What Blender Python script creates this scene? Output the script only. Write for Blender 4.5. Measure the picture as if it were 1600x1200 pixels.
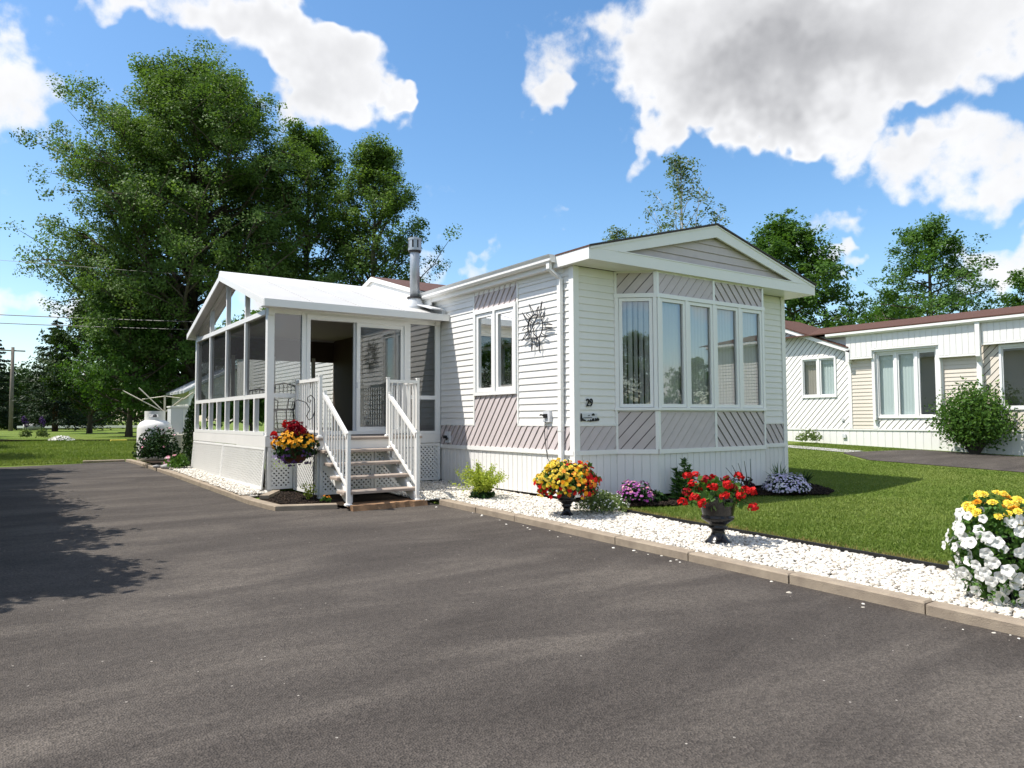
import bpy, math, random
import numpy as np
from mathutils import Matrix, Vector

scene = bpy.context.scene
for o in list(bpy.data.objects):
    bpy.data.objects.remove(o)
COL = scene.collection
rad = math.radians

# ------------------------------------------------------------------ camera
YAW, PITCH, ROLL = .6140, .0484, -.005
CAM = Vector((-6.6227, -7.8626, 1.0766))
FPX = 1131.0
_f = Vector((math.sin(YAW)*math.cos(PITCH), math.cos(YAW)*math.cos(PITCH), math.sin(PITCH)))
_r = Vector((math.cos(YAW), -math.sin(YAW), 0))
_u = _r.cross(_f)
_R = _r*math.cos(ROLL) + _u*math.sin(ROLL)
_U = _u*math.cos(ROLL) - _r*math.sin(ROLL)
cd = bpy.data.cameras.new('camera')
cam = bpy.data.objects.new('camera', cd)
COL.objects.link(cam)
cam.matrix_world = Matrix(((_R.x, _U.x, -_f.x, CAM.x), (_R.y, _U.y, -_f.y, CAM.y), (_R.z, _U.z, -_f.z, CAM.z), (0, 0, 0, 1)))
cd.sensor_width = 36.0
cd.lens = FPX/1600*36
cd.clip_end = 3000
cd.clip_start = .05
scene.camera = cam


def pixdir(u, v):
    return (_R*((u-800)/FPX) + _U*((600-v)/FPX) + _f)


# ------------------------------------------------------------------ sky and sun
SUNV = Vector((-.52, .26, 1.0)).normalized()
world = bpy.data.worlds.new('World')
scene.world = world
world.use_nodes = True
wn = world.node_tree.nodes
wl = world.node_tree.links
wn.clear()


def N(tree, t, **kw):
    n = tree.nodes.new(t)
    for k, v in kw.items():
        if k in ('inp',):
            for a, b in v.items():
                n.inputs[a].default_value = b
        else:
            setattr(n, k, v)
    return n


wt = world.node_tree
sky = N(wt, 'ShaderNodeTexSky', sky_type='NISHITA', sun_disc=False, altitude=60, air_density=1.0, dust_density=.8, ozone_density=1.3)
sky.sun_elevation = math.asin(SUNV.z)
sky.sun_rotation = math.atan2(SUNV.x, SUNV.y)
tc = N(wt, 'ShaderNodeTexCoord')
nrm = N(wt, 'ShaderNodeVectorMath', operation='NORMALIZE')
wl.new(tc.outputs['Generated'], nrm.inputs[0])
CW, CG = 6.25, 2.8      # radiance of bright and of thick cloud
nz = N(wt, 'ShaderNodeTexNoise', inp={'Scale': 6.0, 'Detail': 4.0, 'Roughness': .66})
wl.new(nrm.outputs[0], nz.inputs['Vector'])
sub = N(wt, 'ShaderNodeVectorMath', operation='SUBTRACT', inp={1: (.5, .5, .5)})
wl.new(nz.outputs['Color'], sub.inputs[0])
warp = N(wt, 'ShaderNodeVectorMath', operation='MULTIPLY_ADD', inp={1: (.27, .27, .27)})
wl.new(sub.outputs[0], warp.inputs[0])
wl.new(nrm.outputs[0], warp.inputs[2])
# each cloud: where its middle stands (given by its place in the photograph's view), half width, half height, weight
CLOUDS = [(1110, 75, 150, 110, 1.0), (1250, 85, 210, 110, 1.2), (1470, 20, 240, 85, 1.25), (1290, 135, 140, 55, .6), (1170, 160, 120, 45, .55),
          (1535, 258, 115, 60, 1.0), (1425, 235, 40, 20, .4),
          (868, 88, 46, 58, .85), (885, 148, 26, 30, .55),
          (330, 15, 150, 40, .95), (450, 80, 115, 46, 1.0), (535, 135, 82, 48, 1.0), (170, 25, 60, 20, .5), (603, 155, 22, 16, .65),
          (20, 150, 80, 62, 1.0), (5, 30, 40, 40, .6),
          (50, 485, 80, 30, .95), (1300, 352, 36, 20, .66), (1322, 398, 30, 11, .72), (752, 400, 24, 13, .6), (890, 362, 24, 11, .55),
          (1575, 412, 75, 34, .9), (1300, 258, 46, 20, .5), (1320, 222, 60, 26, .5), (675, 436, 30, 18, .6), (1000, 222, 18, 16, .45)]


def wmath(op, a, b=None, c=None, **kw):
    n = N(wt, 'ShaderNodeMath', operation=op, **kw)
    for i, v in enumerate((a, b, c)):
        if v is None:
            continue
        if isinstance(v, (int, float)):
            n.inputs[i].default_value = v
        else:
            wl.new(v, n.inputs[i])
    return n.outputs[0]


acc = None
for (u, v, ru, rv, w) in CLOUDS:
    c = pixdir(u, v)
    L = c.length
    c.normalize()
    t1 = c.cross(Vector((0, 0, 1))).normalized()
    t2 = t1.cross(c)
    q = []
    for t_, r_ in ((t1, ru), (t2, rv)):
        dn = N(wt, 'ShaderNodeVectorMath', operation='DOT_PRODUCT', inp={1: tuple(t_/(r_/FPX/L*1.25))})
        wl.new(warp.outputs[0], dn.inputs[0])
        q.append(dn.outputs['Value'])
    r2 = wmath('MULTIPLY_ADD', q[1], q[1], wmath('MULTIPLY', q[0], q[0]))
    mr = N(wt, 'ShaderNodeMapRange', interpolation_type='SMOOTHSTEP', inp={'From Min': 1.75, 'From Max': .0, 'To Min': 0.0, 'To Max': w})
    wl.new(r2, mr.inputs['Value'])
    acc = mr.outputs[0] if acc is None else wmath('ADD', acc, mr.outputs[0])
dt = N(wt, 'ShaderNodeVectorMath', operation='DOT_PRODUCT', inp={1: tuple(pixdir(800, 380).normalized())})
wl.new(nrm.outputs[0], dt.inputs[0])
acc = wmath('MULTIPLY', acc, wmath('GREATER_THAN', dt.outputs['Value'], .45))
# broken cumulus over the unseen sky, its cover raised for neutral fill light
gn = N(wt, 'ShaderNodeTexNoise', inp={'Scale': 2.6, 'Detail': 2.0, 'Roughness': .58})
wl.new(nrm.outputs[0], gn.inputs['Vector'])
gr = N(wt, 'ShaderNodeMapRange', interpolation_type='SMOOTHSTEP', inp={'From Min': .44, 'From Max': .62, 'To Min': 0.0, 'To Max': 1.2})
wl.new(gn.outputs['Fac'], gr.inputs['Value'])
fm = N(wt, 'ShaderNodeMapRange', interpolation_type='SMOOTHSTEP', inp={'From Min': .76, 'From Max': .62, 'To Min': 0.0, 'To Max': 1.0})
wl.new(dt.outputs['Value'], fm.inputs['Value'])
ad = wmath('MULTIPLY_ADD', gr.outputs[0], fm.outputs[0], acc)
fine = N(wt, 'ShaderNodeTexNoise', inp={'Scale': 11.0, 'Detail': 6.0, 'Roughness': .66})
wl.new(nrm.outputs[0], fine.inputs['Vector'])
fc = wmath('SUBTRACT', fine.outputs['Fac'], .5)
dens = wmath('MULTIPLY_ADD', fc, 2.3, ad)
alpha = N(wt, 'ShaderNodeMapRange', interpolation_type='SMOOTHSTEP', inp={'From Min': .28, 'From Max': 1.10, 'To Min': 0.0, 'To Max': .97})
wl.new(dens, alpha.inputs['Value'])
# thicker cloud lets less light through to its underside
thick = N(wt, 'ShaderNodeMapRange', inp={'From Min': .7, 'From Max': 4.0, 'To Min': 0.0, 'To Max': 1.0})
wl.new(wmath('MULTIPLY_ADD', wmath('SUBTRACT', nz.outputs['Fac'], .5), 2.6, wmath('MULTIPLY_ADD', fc, 1.6, ad)), thick.inputs['Value'])
ccol = N(wt, 'ShaderNodeMix', data_type='RGBA')
ccol.inputs[6].default_value = (CW, CW, CW*1.01, 1)
ccol.inputs[7].default_value = (CG, CG, CG*1.03, 1)
wl.new(thick.outputs[0], ccol.inputs[0])
hs = N(wt, 'ShaderNodeHueSaturation', inp={'Hue': .497, 'Saturation': 1.22, 'Value': 1.24})
wl.new(sky.outputs[0], hs.inputs['Color'])
mixc = N(wt, 'ShaderNodeMix', data_type='RGBA')
wl.new(alpha.outputs[0], mixc.inputs[0])
wl.new(hs.outputs[0], mixc.inputs[6])
wl.new(ccol.outputs[2], mixc.inputs[7])
bg = N(wt, 'ShaderNodeBackground', inp={'Strength': .118})
wl.new(mixc.outputs[2], bg.inputs['Color'])
wo = N(wt, 'ShaderNodeOutputWorld')
wl.new(bg.outputs[0], wo.inputs['Surface'])

sd = bpy.data.lights.new('sun', 'SUN')
sd.energy = 4.7
sd.angle = rad(.53)
sd.color = (1.0, .95, .87)
sun = bpy.data.objects.new('sun', sd)
COL.objects.link(sun)
sun.rotation_euler = SUNV.to_track_quat('Z', 'Y').to_euler()
sun.location = (0, 0, 30)

vs = scene.view_settings
vs.view_transform = 'Standard'
vs.look = 'None'
vs.exposure = 0.52
vs.gamma = 1.0
vs.use_curve_mapping = False
scene.cycles.max_bounces = 6
scene.cycles.diffuse_bounces = 3
scene.cycles.glossy_bounces = 3
scene.cycles.transparent_max_bounces = 24
scene.cycles.caustics_reflective = False
scene.cycles.caustics_refractive = False

# ------------------------------------------------------------------ helpers
rnd = random.Random(7)


def empty(name, loc, label=None, cat=None, group=None, kind=None):
    o = bpy.data.objects.new(name, None)
    o.location = loc
    o.empty_display_size = .2
    COL.objects.link(o)
    tag(o, label, cat, group, kind)
    return o


def tag(o, label=None, cat=None, group=None, kind=None):
    for k, v in (('label', label), ('category', cat), ('group', group), ('kind', kind)):
        if v:
            o[k] = v
    return o


def wloc(o):
    l = Vector(o.location)
    while o.parent:
        o = o.parent
        l = Vector(o.location)
    return l


def link(o, parent):
    COL.objects.link(o)
    if parent:
        o.parent = parent
        p = parent
        inv = Matrix.Identity(4)
        chain = []
        while p:
            chain.append(p)
            p = p.parent
        # all our parents are unrotated while building: world position is the sum of what each adds
        M = Matrix.Identity(4)
        for q in reversed(chain):
            M = M @ q.matrix_parent_inverse @ Matrix.Translation(q.location) if q.parent else Matrix.Translation(q.location)
        o.matrix_parent_inverse = M.inverted()
    return o


def mesh_from(name, verts, faces, mat, smooth=False):
    me = bpy.data.meshes.new(name)
    me.from_pydata([tuple(v) for v in verts], [], faces)
    me.materials.append(mat)
    if smooth:
        me.polygons.foreach_set('use_smooth', [True]*len(me.polygons))
    me.update()
    return me


class MB:
    def __init__(self):
        self.v = []
        self.f = []

    def add(self, vs, fs):
        b = len(self.v)
        self.v += [tuple(v) for v in vs]
        self.f += [tuple(i+b for i in f) for f in fs]
        return self

    def box(self, x0, x1, y0, y1, z0, z1):
        return self.add([(x0, y0, z0), (x1, y0, z0), (x1, y1, z0), (x0, y1, z0), (x0, y0, z1), (x1, y0, z1), (x1, y1, z1), (x0, y1, z1)],
                        [(0, 3, 2, 1), (4, 5, 6, 7), (0, 1, 5, 4), (1, 2, 6, 5), (2, 3, 7, 6), (3, 0, 4, 7)])

    def cbox(self, x0, x1, y0, y1, z0, z1, c=.01):
        """box with chamfered top edges"""
        return self.add([(x0, y0, z0), (x1, y0, z0), (x1, y1, z0), (x0, y1, z0), (x0, y0, z1-c), (x1, y0, z1-c), (x1, y1, z1-c), (x0, y1, z1-c),
                         (x0+c, y0+c, z1), (x1-c, y0+c, z1), (x1-c, y1-c, z1), (x0+c, y1-c, z1)],
                        [(0, 3, 2, 1), (0, 1, 5, 4), (1, 2, 6, 5), (2, 3, 7, 6), (3, 0, 4, 7), (4, 5, 9, 8), (5, 6, 10, 9), (6, 7, 11, 10), (7, 4, 8, 11), (8, 9, 10, 11)])

    def fbox(self, F, a0, a1, n0, n1, z0, z1):
        P = [F(a, n, z) for z in (z0, z1) for (a, n) in ((a0, n0), (a1, n0), (a1, n1), (a0, n1))]
        return self.add(P, [(0, 3, 2, 1), (4, 5, 6, 7), (0, 1, 5, 4), (1, 2, 6, 5), (2, 3, 7, 6), (3, 0, 4, 7)])

    def prism(self, poly, fn, t0, t1):
        """poly in 2d, fn(p, t) -> 3d"""
        n = len(poly)
        P = [fn(p, t0) for p in poly] + [fn(p, t1) for p in poly]
        return self.add(P, [tuple(range(n))[::-1], tuple(range(n, 2*n))] + [(i, (i+1) % n, n+(i+1) % n, n+i) for i in range(n)])

    def tube(self, pts, r, n=6, cap=True, closed=False):
        pts = [Vector(p) for p in pts]
        k = len(pts)
        rs = r if isinstance(r, (list, tuple)) else [r]*k
        b = len(self.v)
        ref = None
        for i, p in enumerate(pts):
            if closed:
                d = pts[(i+1) % k]-pts[i-1]
            else:
                d = pts[min(i+1, k-1)]-pts[max(i-1, 0)]
            if d.length < 1e-9:
                d = Vector((0, 0, 1))
            d.normalize()
            if ref is None:
                ref = d.orthogonal().normalized()
            ref = (ref - d*ref.dot(d))
            if ref.length < 1e-6:
                ref = d.orthogonal()
            ref.normalize()
            s = d.cross(ref)
            for j in range(n):
                a = 2*math.pi*j/n
                self.v.append(tuple(p + (ref*math.cos(a) + s*math.sin(a))*rs[i]))
        for i in range(k if closed else k-1):
            i2 = (i+1) % k
            for j in range(n):
                self.f.append((b+i*n+j, b+i*n+(j+1) % n, b+i2*n+(j+1) % n, b+i2*n+j))
        if cap and not closed:
            self.f.append(tuple(b+j for j in range(n))[::-1])
            self.f.append(tuple(b+(k-1)*n+j for j in range(n)))
        return self

    def lathe(self, prof, c, n=24):
        b = len(self.v)
        for (r, z) in prof:
            for j in range(n):
                a = 2*math.pi*j/n
                self.v.append((c[0]+r*math.cos(a), c[1]+r*math.sin(a), c[2]+z))
        for i in range(len(prof)-1):
            for j in range(n):
                self.f.append((b+i*n+j, b+i*n+(j+1) % n, b+(i+1)*n+(j+1) % n, b+(i+1)*n+j))
        self.f.append(tuple(b+j for j in range(n))[::-1])
        self.f.append(tuple(b+(len(prof)-1)*n+j for j in range(n)))
        return self

    def obj(self, name, mat, parent=None, smooth=False, **kw):
        o = bpy.data.objects.new(name, mesh_from(name, self.v, self.f, mat, smooth))
        link(o, parent)
        tag(o, **kw)
        return o


def inst(name, me, loc, parent=None, rot=(0, 0, 0), scale=(1, 1, 1), **kw):
    o = bpy.data.objects.new(name, me)
    o.location = loc
    o.rotation_euler = rot
    o.scale = scale
    link(o, parent)
    tag(o, **kw)
    return o


def children(o):
    return [c for c in bpy.data.objects if c.parent == o]


def np_mesh(name, V, Fq, mat, attr=None, tri=False):
    """big mesh straight from arrays; Fq (n,3|4) ints; attr: per face random float"""
    me = bpy.data.meshes.new(name)
    k = Fq.shape[1]
    me.vertices.add(len(V))
    me.vertices.foreach_set('co', np.asarray(V, np.float32).ravel())
    me.loops.add(Fq.size)
    me.loops.foreach_set('vertex_index', np.asarray(Fq, np.int32).ravel())
    me.polygons.add(len(Fq))
    me.polygons.foreach_set('loop_start', np.arange(0, Fq.size, k, dtype=np.int32))
    me.polygons.foreach_set('loop_total', np.full(len(Fq), k, np.int32))
    me.materials.append(mat)
    me.update(calc_edges=True)
    if attr is not None:
        a = me.attributes.new('rnd', 'FLOAT', 'FACE')
        a.data.foreach_set('value', np.asarray(attr, np.float32))
    return me


def frame(O, e, n):
    e = Vector((e[0], e[1], 0)).normalized()
    n = Vector((n[0], n[1], 0)).normalized()
    O = Vector((O[0], O[1], 0))
    return lambda a, d, z: O + e*a + n*d + Vector((0, 0, z))


def clip(poly, nx, ny, c):
    """keep points with nx*x+ny*y <= c"""
    out = []
    for i in range(len(poly)):
        p, q = poly[i-1], poly[i]
        dp, dq = nx*p[0]+ny*p[1]-c, nx*q[0]+ny*q[1]-c
        if (dp < 0) != (dq < 0):
            t = dp/(dp-dq)
            out.append((p[0]+t*(q[0]-p[0]), p[1]+t*(q[1]-p[1])))
        if dq <= 0:
            out.append(q)
    return out


def strips(region, ang, pitch, gap, phase=0.0):
    """cut a convex region (a,z) into parallel boards running at ang; yields (poly, across0)"""
    nx, ny = -math.sin(ang), math.cos(ang)
    cs = [nx*p[0]+ny*p[1]-phase for p in region]
    k0, k1 = math.floor(min(cs)/pitch), math.ceil(max(cs)/pitch)
    for k in range(k0, k1):
        c0, c1 = k*pitch+phase+gap/2, (k+1)*pitch+phase-gap/2
        p = clip(region, nx, ny, c1)
        if len(p) >= 3:
            p = clip(p, -nx, -ny, -c0)
        if len(p) >= 3:
            A = .5*abs(sum(p[i-1][0]*p[i][1]-p[i][0]*p[i-1][1] for i in range(len(p))))
            if A > 4e-4:
                yield p, c0, c1, nx, ny


def boards(F, region, ang, pitch, gap, mat, parent, name, n0=0.0, t0=.004, t1=.014, phase=0.0, join=False, back=None, **kw):
    if back:
        MB().add([F(a, n0+.0015, z) for a, z in region], [tuple(range(len(region)))]).obj('groove_shade_sheet', back, parent)  # dark sheet that paints the shade in the gaps between boards
    J = MB()
    for p, c0, c1, nx, ny in strips(region, ang, pitch, gap, phase):
        m = J if join else MB()
        def fn(q, t, c0=c0, c1=c1, nx=nx, ny=ny):
            f = (nx*q[0]+ny*q[1]-c0)/(c1-c0)
            return F(q[0], n0-.004 if t == 0 else n0+t0+(t1-t0)*f, q[1])
        m.prism(p, fn, 0, 1)
        if not join:
            m.obj(name, mat, parent, **kw)
    if join:
        return J.obj(name, mat, parent, **kw)


def rect(a0, a1, z0, z1):
    return [(a0, z0), (a1, z0), (a1, z1), (a0, z1)]


def siding(F, a0, a1, z0, z1, mat, parent, pitch=.1016, n0=0.0, name='siding_board', t=.016):
    """lapped horizontal boards, one object each, sharing one mesh"""
    m = MB()
    P = []
    for a in (a0, a1):
        for (n, z) in ((n0-.003, 0), (n0+t, 0), (n0+t, .012), (n0+.003, pitch), (n0-.003, pitch)):
            P.append(F(a, n, z))
    m.add(P, [(0, 1, 2, 3, 4)[::-1], (5, 6, 7, 8, 9)] + [(i, (i+1) % 5, 5+(i+1) % 5, 5+i) for i in range(5)])
    me = mesh_from(name, m.v, m.f, mat)
    k = 0
    z = z0
    while z + pitch*.25 < z1:
        if z+pitch > z1+.002:
            q = MB()
            h = z1-z
            P = [F(a, n, zz) for a in (a0, a1) for (n, zz) in ((n0-.003, 0), (n0+t, 0), (n0+t, .012), (n0+.003, h), (n0-.003, h))]
            q.add(P, [(0, 1, 2, 3, 4)[::-1], (5, 6, 7, 8, 9)] + [(i, (i+1) % 5, 5+(i+1) % 5, 5+i) for i in range(5)])
            mm = mesh_from(name, q.v, q.f, mat)
        else:
            mm = me
        inst(name, mm, (0, 0, z), parent)
        z += pitch
        k += 1


def skirting(F, a0, a1, z0, z1, mat, parent, pitch=.128, n0=0.0, name='skirting_panel'):
    n = max(1, round((a1-a0)/pitch))
    w = (a1-a0)/n
    P = [(0.003, .002), (.009, .009), (w-.009, .009), (w-.003, .002)]
    m = MB()
    vs = [F(a0+a, n0+d, z) for z in (z0, z1) for (a, d) in P]
    m.add(vs, [(0, 1, 5, 4), (1, 2, 6, 5), (2, 3, 7, 6), (0, 1, 2, 3), (4, 5, 6, 7)])
    me = mesh_from(name, m.v, m.f, mat)
    d = F(a0+w, n0, 0)-F(a0, n0, 0)
    for i in range(n):
        inst(name, me, d*i, parent)


# ------------------------------------------------------------------ materials
def mat(name, col, rough=.6, spec=.3, metal=0.0, var=0.0, vscale=3.0, bump=0.0, bscale=40.0, col2=None, detail=5.0, stretch=None, dirt=0.0):
    m = bpy.data.materials.new(name)
    m.use_nodes = True
    t = m.node_tree
    b = t.nodes['Principled BSDF']
    b.inputs['Base Color'].default_value = (*col, 1)
    b.inputs['Roughness'].default_value = rough
    b.inputs['Specular IOR Level'].default_value = spec
    b.inputs['Metallic'].default_value = metal
    co = None
    if var or bump or col2:
        tcn = N(t, 'ShaderNodeTexCoord')
        co = tcn.outputs['Object']
        if stretch:
            mp = N(t, 'ShaderNodeMapping')
            mp.inputs['Scale'].default_value = stretch
            t.links.new(co, mp.inputs['Vector'])
            co = mp.outputs[0]
    if var or col2:
        nt = N(t, 'ShaderNodeTexNoise', inp={'Scale': vscale, 'Detail': detail, 'Roughness': .6})
        t.links.new(co, nt.inputs['Vector'])
        mr = N(t, 'ShaderNodeMapRange', inp={'From Min': .3, 'From Max': .7})
        t.links.new(nt.outputs['Fac'], mr.inputs['Value'])
        mx = N(t, 'ShaderNodeMix', data_type='RGBA')
        c2 = col2 if col2 else tuple(c*(1-var) for c in col)
        mx.inputs[6].default_value = (*col, 1)
        mx.inputs[7].default_value = (*c2, 1)
        t.links.new(mr.outputs[0], mx.inputs[0])
        t.links.new(mx.outputs[2], b.inputs['Base Color'])
    if bump:
        nb = N(t, 'ShaderNodeTexNoise', inp={'Scale': bscale, 'Detail': 4.0})
        t.links.new(co, nb.inputs['Vector'])
        bp = N(t, 'ShaderNodeBump', inp={'Strength': bump, 'Distance': .01})
        t.links.new(nb.outputs['Fac'], bp.inputs['Height'])
        t.links.new(bp.outputs[0], b.inputs['Normal'])
    return m


def glass(name, tint=(1, 1, 1), refl=1.0, base=.0):
    m = bpy.data.materials.new(name)
    m.use_nodes = True
    t = m.node_tree
    t.nodes.clear()
    tr = N(t, 'ShaderNodeBsdfTransparent', inp={'Color': (*tint, 1)})
    gl = N(t, 'ShaderNodeBsdfGlossy', inp={'Color': (1, 1, 1, 1), 'Roughness': .004})
    fr = N(t, 'ShaderNodeFresnel', inp={'IOR': 1.52})
    ml = N(t, 'ShaderNodeMath', operation='MULTIPLY_ADD', use_clamp=True, inp={1: refl, 2: base})
    t.links.new(fr.outputs[0], ml.inputs[0])
    mx = N(t, 'ShaderNodeMixShader')
    t.links.new(ml.outputs[0], mx.inputs[0])
    t.links.new(tr.outputs[0], mx.inputs[1])
    t.links.new(gl.outputs[0], mx.inputs[2])
    tcn = N(t, 'ShaderNodeTexCoord')
    nb = N(t, 'ShaderNodeTexNoise', inp={'Scale': 1.3, 'Detail': 1.0})
    t.links.new(tcn.outputs['Object'], nb.inputs['Vector'])
    bp = N(t, 'ShaderNodeBump', inp={'Strength': .05, 'Distance': .02})
    t.links.new(nb.outputs['Fac'], bp.inputs['Height'])
    t.links.new(bp.outputs[0], gl.inputs['Normal'])
    o = N(t, 'ShaderNodeOutputMaterial')
    t.links.new(mx.outputs[0], o.inputs['Surface'])
    return m


def screen(name, col, cover):
    m = bpy.data.materials.new(name)
    m.use_nodes = True
    t = m.node_tree
    t.nodes.clear()
    tr = N(t, 'ShaderNodeBsdfTransparent', inp={'Color': (1, 1, 1, 1)})
    df = N(t, 'ShaderNodeBsdfDiffuse', inp={'Color': (*col, 1)})
    gl = N(t, 'ShaderNodeBsdfGlossy', inp={'Color': (1, 1, 1, 1), 'Roughness': .03})
    mx = N(t, 'ShaderNodeMixShader', inp={0: cover})
    t.links.new(tr.outputs[0], mx.inputs[1])
    t.links.new(df.outputs[0], mx.inputs[2])
    m2 = N(t, 'ShaderNodeMixShader', inp={0: .07})
    t.links.new(mx.outputs[0], m2.inputs[1])
    t.links.new(gl.outputs[0], m2.inputs[2])
    o = N(t, 'ShaderNodeOutputMaterial')
    t.links.new(m2.outputs[0], o.inputs['Surface'])
    return m


def leafmat(name, c1, c2, trans=.35, rough=.5, tcol=None):
    """two greens picked by the leaf's own random number; light also passes through the leaf"""
    m = bpy.data.materials.new(name)
    m.use_nodes = True
    t = m.node_tree
    b = t.nodes['Principled BSDF']
    at = N(t, 'ShaderNodeAttribute', attribute_name='rnd')
    mx = N(t, 'ShaderNodeMix', data_type='RGBA')
    mx.inputs[6].default_value = (*c1, 1)
    mx.inputs[7].default_value = (*c2, 1)
    t.links.new(at.outputs['Fac'], mx.inputs[0])
    t.links.new(mx.outputs[2], b.inputs['Base Color'])
    b.inputs['Roughness'].default_value = rough
    b.inputs['Specular IOR Level'].default_value = .14
    if trans:
        tl = N(t, 'ShaderNodeBsdfTranslucent')
        hsn = N(t, 'ShaderNodeMix', data_type='RGBA', blend_type='MULTIPLY', inp={0: 1.0})
        hsn.inputs[7].default_value = (1.25, 1.3, .6, 1) if tcol is None else (*tcol, 1)
        t.links.new(mx.outputs[2], hsn.inputs[6])
        t.links.new(hsn.outputs[2], tl.inputs['Color'])
        ms = N(t, 'ShaderNodeMixShader', inp={0: trans})
        t.links.new(b.outputs[0], ms.inputs[1])
        t.links.new(tl.outputs[0], ms.inputs[2])
        t.links.new(ms.outputs[0], t.nodes['Material Output'].inputs['Surface'])
    return m


M = {}
M['vinyl'] = mat('white_vinyl', (.82, .80, .765), .42, .35, var=.07, vscale=1.6, bump=.10, bscale=5)
M['skirt'] = mat('white_skirting_vinyl', (.80, .785, .755), .45, .3, var=.08, vscale=2.0, stretch=(1, 1, .25))
M['trim'] = mat('white_aluminium_trim', (.81, .80, .77), .35, .4, var=.04, vscale=2.5)
M['frame'] = mat('white_window_vinyl', (.81, .805, .785), .3, .4)
M['lav'] = mat('lavender_grey_vinyl', (.57, .505, .50), .5, .3, var=.12, vscale=5.0)
M['groove'] = mat('dark_groove_shade', (.09, .075, .07), .9)  # shade of the board gaps, put into a dark colour
M['groove2'] = mat('lavender_backing', (.22, .19, .19), .8)
M['tan'] = mat('tan_vinyl', (.66, .595, .51), .5, .3, var=.05)
M['lattice'] = mat('white_lattice_plastic', (.78, .775, .75), .45, .3, var=.06, vscale=3.0)
M['shingle'] = mat('brown_asphalt_shingle', (.135, .075, .062), .9, .2, col2=(.085, .047, .04), vscale=14.0, bump=.6, bscale=90)
M['shingle_red'] = mat('red_brown_asphalt_shingle', (.115, .060, .045), .9, .2, col2=(.08, .042, .032), vscale=12.0, bump=.6, bscale=90)
M['edge'] = mat('dark_drip_edge', (.05, .045, .045), .6)
M['roof_white'] = mat('white_insulated_roof_panel', (.52, .51, .49), .5, .3, var=.07, vscale=1.5)
M['glass'] = glass('window_glass', (.94, .96, .95), 1.1, .15)
M['glass_sun'] = glass('tinted_sunroom_glass', (.50, .515, .52), 1.1, .10)
M['glass_screen'] = screen('dark_insect_screen', (.035, .036, .04), .62)
M['glass_clear'] = glass('clear_door_glass', (.72, .74, .74), 1.0, .06)
M['iron'] = mat('black_wrought_iron', (.02, .02, .022), .5, .4)
M['urn'] = mat('glossy_black_urn', (.008, .008, .009), .22, .4, bump=.03, bscale=20)
M['tread'] = mat('weathered_tan_tread', (.38, .315, .265), .8, .2, var=.25, vscale=9.0, bump=.3, bscale=60)
M['steelp'] = mat('galvanised_pipe', (.42, .45, .48), .42, .5, metal=.55, var=.15, vscale=4.0)
M['kerb'] = mat('tan_concrete_kerb', (.345, .285, .215), .9, .15, col2=(.24, .195, .15), vscale=7.0, bump=.5, bscale=120)
M['slab'] = mat('rusty_stone_slab', (.34, .20, .11), .9, .15, col2=(.20, .12, .07), vscale=6.0, bump=.8, bscale=35)
M['soil'] = mat('dark_mulch', (.022, .016, .012), .95, .1, col2=(.045, .032, .022), vscale=22.0, bump=1.0, bscale=60)
M['pebble'] = leafmat('white_marble_chip', (.70, .665, .595), (.30, .26, .205), 0, .7)
M['gravelbase'] = mat('white_chip_bed', (.46, .44, .40), .9, .1, col2=(.24, .22, .20), vscale=45.0, bump=1.0, bscale=45)
M['dark'] = mat('dark_wood_and_doorway_shade', (.10, .068, .05), .6)  # header colour, also paints the shade of the doorway into the home
M['room'] = mat('beige_interior', (.42, .37, .31), .8)
M['floor'] = mat('brown_floor', (.10, .07, .05), .6)
M['blind'] = mat('off_white_blind', (.86, .85, .82), .7)
M['blind_g'] = mat('pale_green_blind', (.66, .76, .75), .7)
M['black'] = mat('black_rubber', (.012, .012, .012), .6)
M['bark'] = mat('grey_brown_bark', (.13, .11, .09), .95, .1, col2=(.06, .05, .042), vscale=6.0, bump=1.0, bscale=14, stretch=(1, 1, .2))
M['birchbark'] = mat('pale_birch_bark', (.62, .58, .54), .8, .1, col2=(.25, .22, .2), vscale=5.0, stretch=(.6, .6, 2.5))
M['sprucebark'] = mat('reddish_spruce_bark', (.11, .065, .045), .95, .1, col2=(.05, .035, .028), vscale=6.0, bump=1.0, bscale=14)
M['pole'] = mat('grey_pole_wood', (.22, .19, .165), .9, .1, var=.3, vscale=4.0)
M['tank'] = mat('white_tank_paint', (.80, .79, .76), .35, .45, var=.05, vscale=3.0)
M['beige'] = mat('beige_metal', (.55, .50, .42), .5, .4, var=.05)
M['grey'] = mat('light_grey_metal', (.62, .63, .65), .45, .4, var=.05)
M['stone'] = mat('grey_garden_stone', (.42, .41, .40), .9, .1, col2=(.30, .29, .28), vscale=6.0, bump=.6, bscale=20)
M['basket'] = mat('brown_basket', (.09, .035, .02), .8, .2, var=.4, vscale=30, bump=.6, bscale=50)
M['road'] = mat('street_asphalt', (.09, .085, .08), .95, .1, var=.3, vscale=2.0, bump=.6, bscale=120)
M['sign'] = mat('black_plaque_paint', (.012, .012, .012), .5)
M['leaf_poplar'] = leafmat('poplar_leaf', (.055, .108, .024), (.135, .215, .055), .38)
M['leaf_maple'] = leafmat('maple_leaf', (.045, .105, .02), (.10, .19, .036), .35)
M['leaf_birch'] = leafmat('birch_leaf', (.07, .11, .04), (.14, .19, .075), .35)
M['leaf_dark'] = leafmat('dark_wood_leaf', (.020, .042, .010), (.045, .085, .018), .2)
M['needle'] = leafmat('spruce_needle', (.012, .024, .011), (.025, .045, .016), .1)
M['cedar'] = leafmat('cedar_leaf', (.012, .030, .008), (.03, .065, .015), .15)
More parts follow.
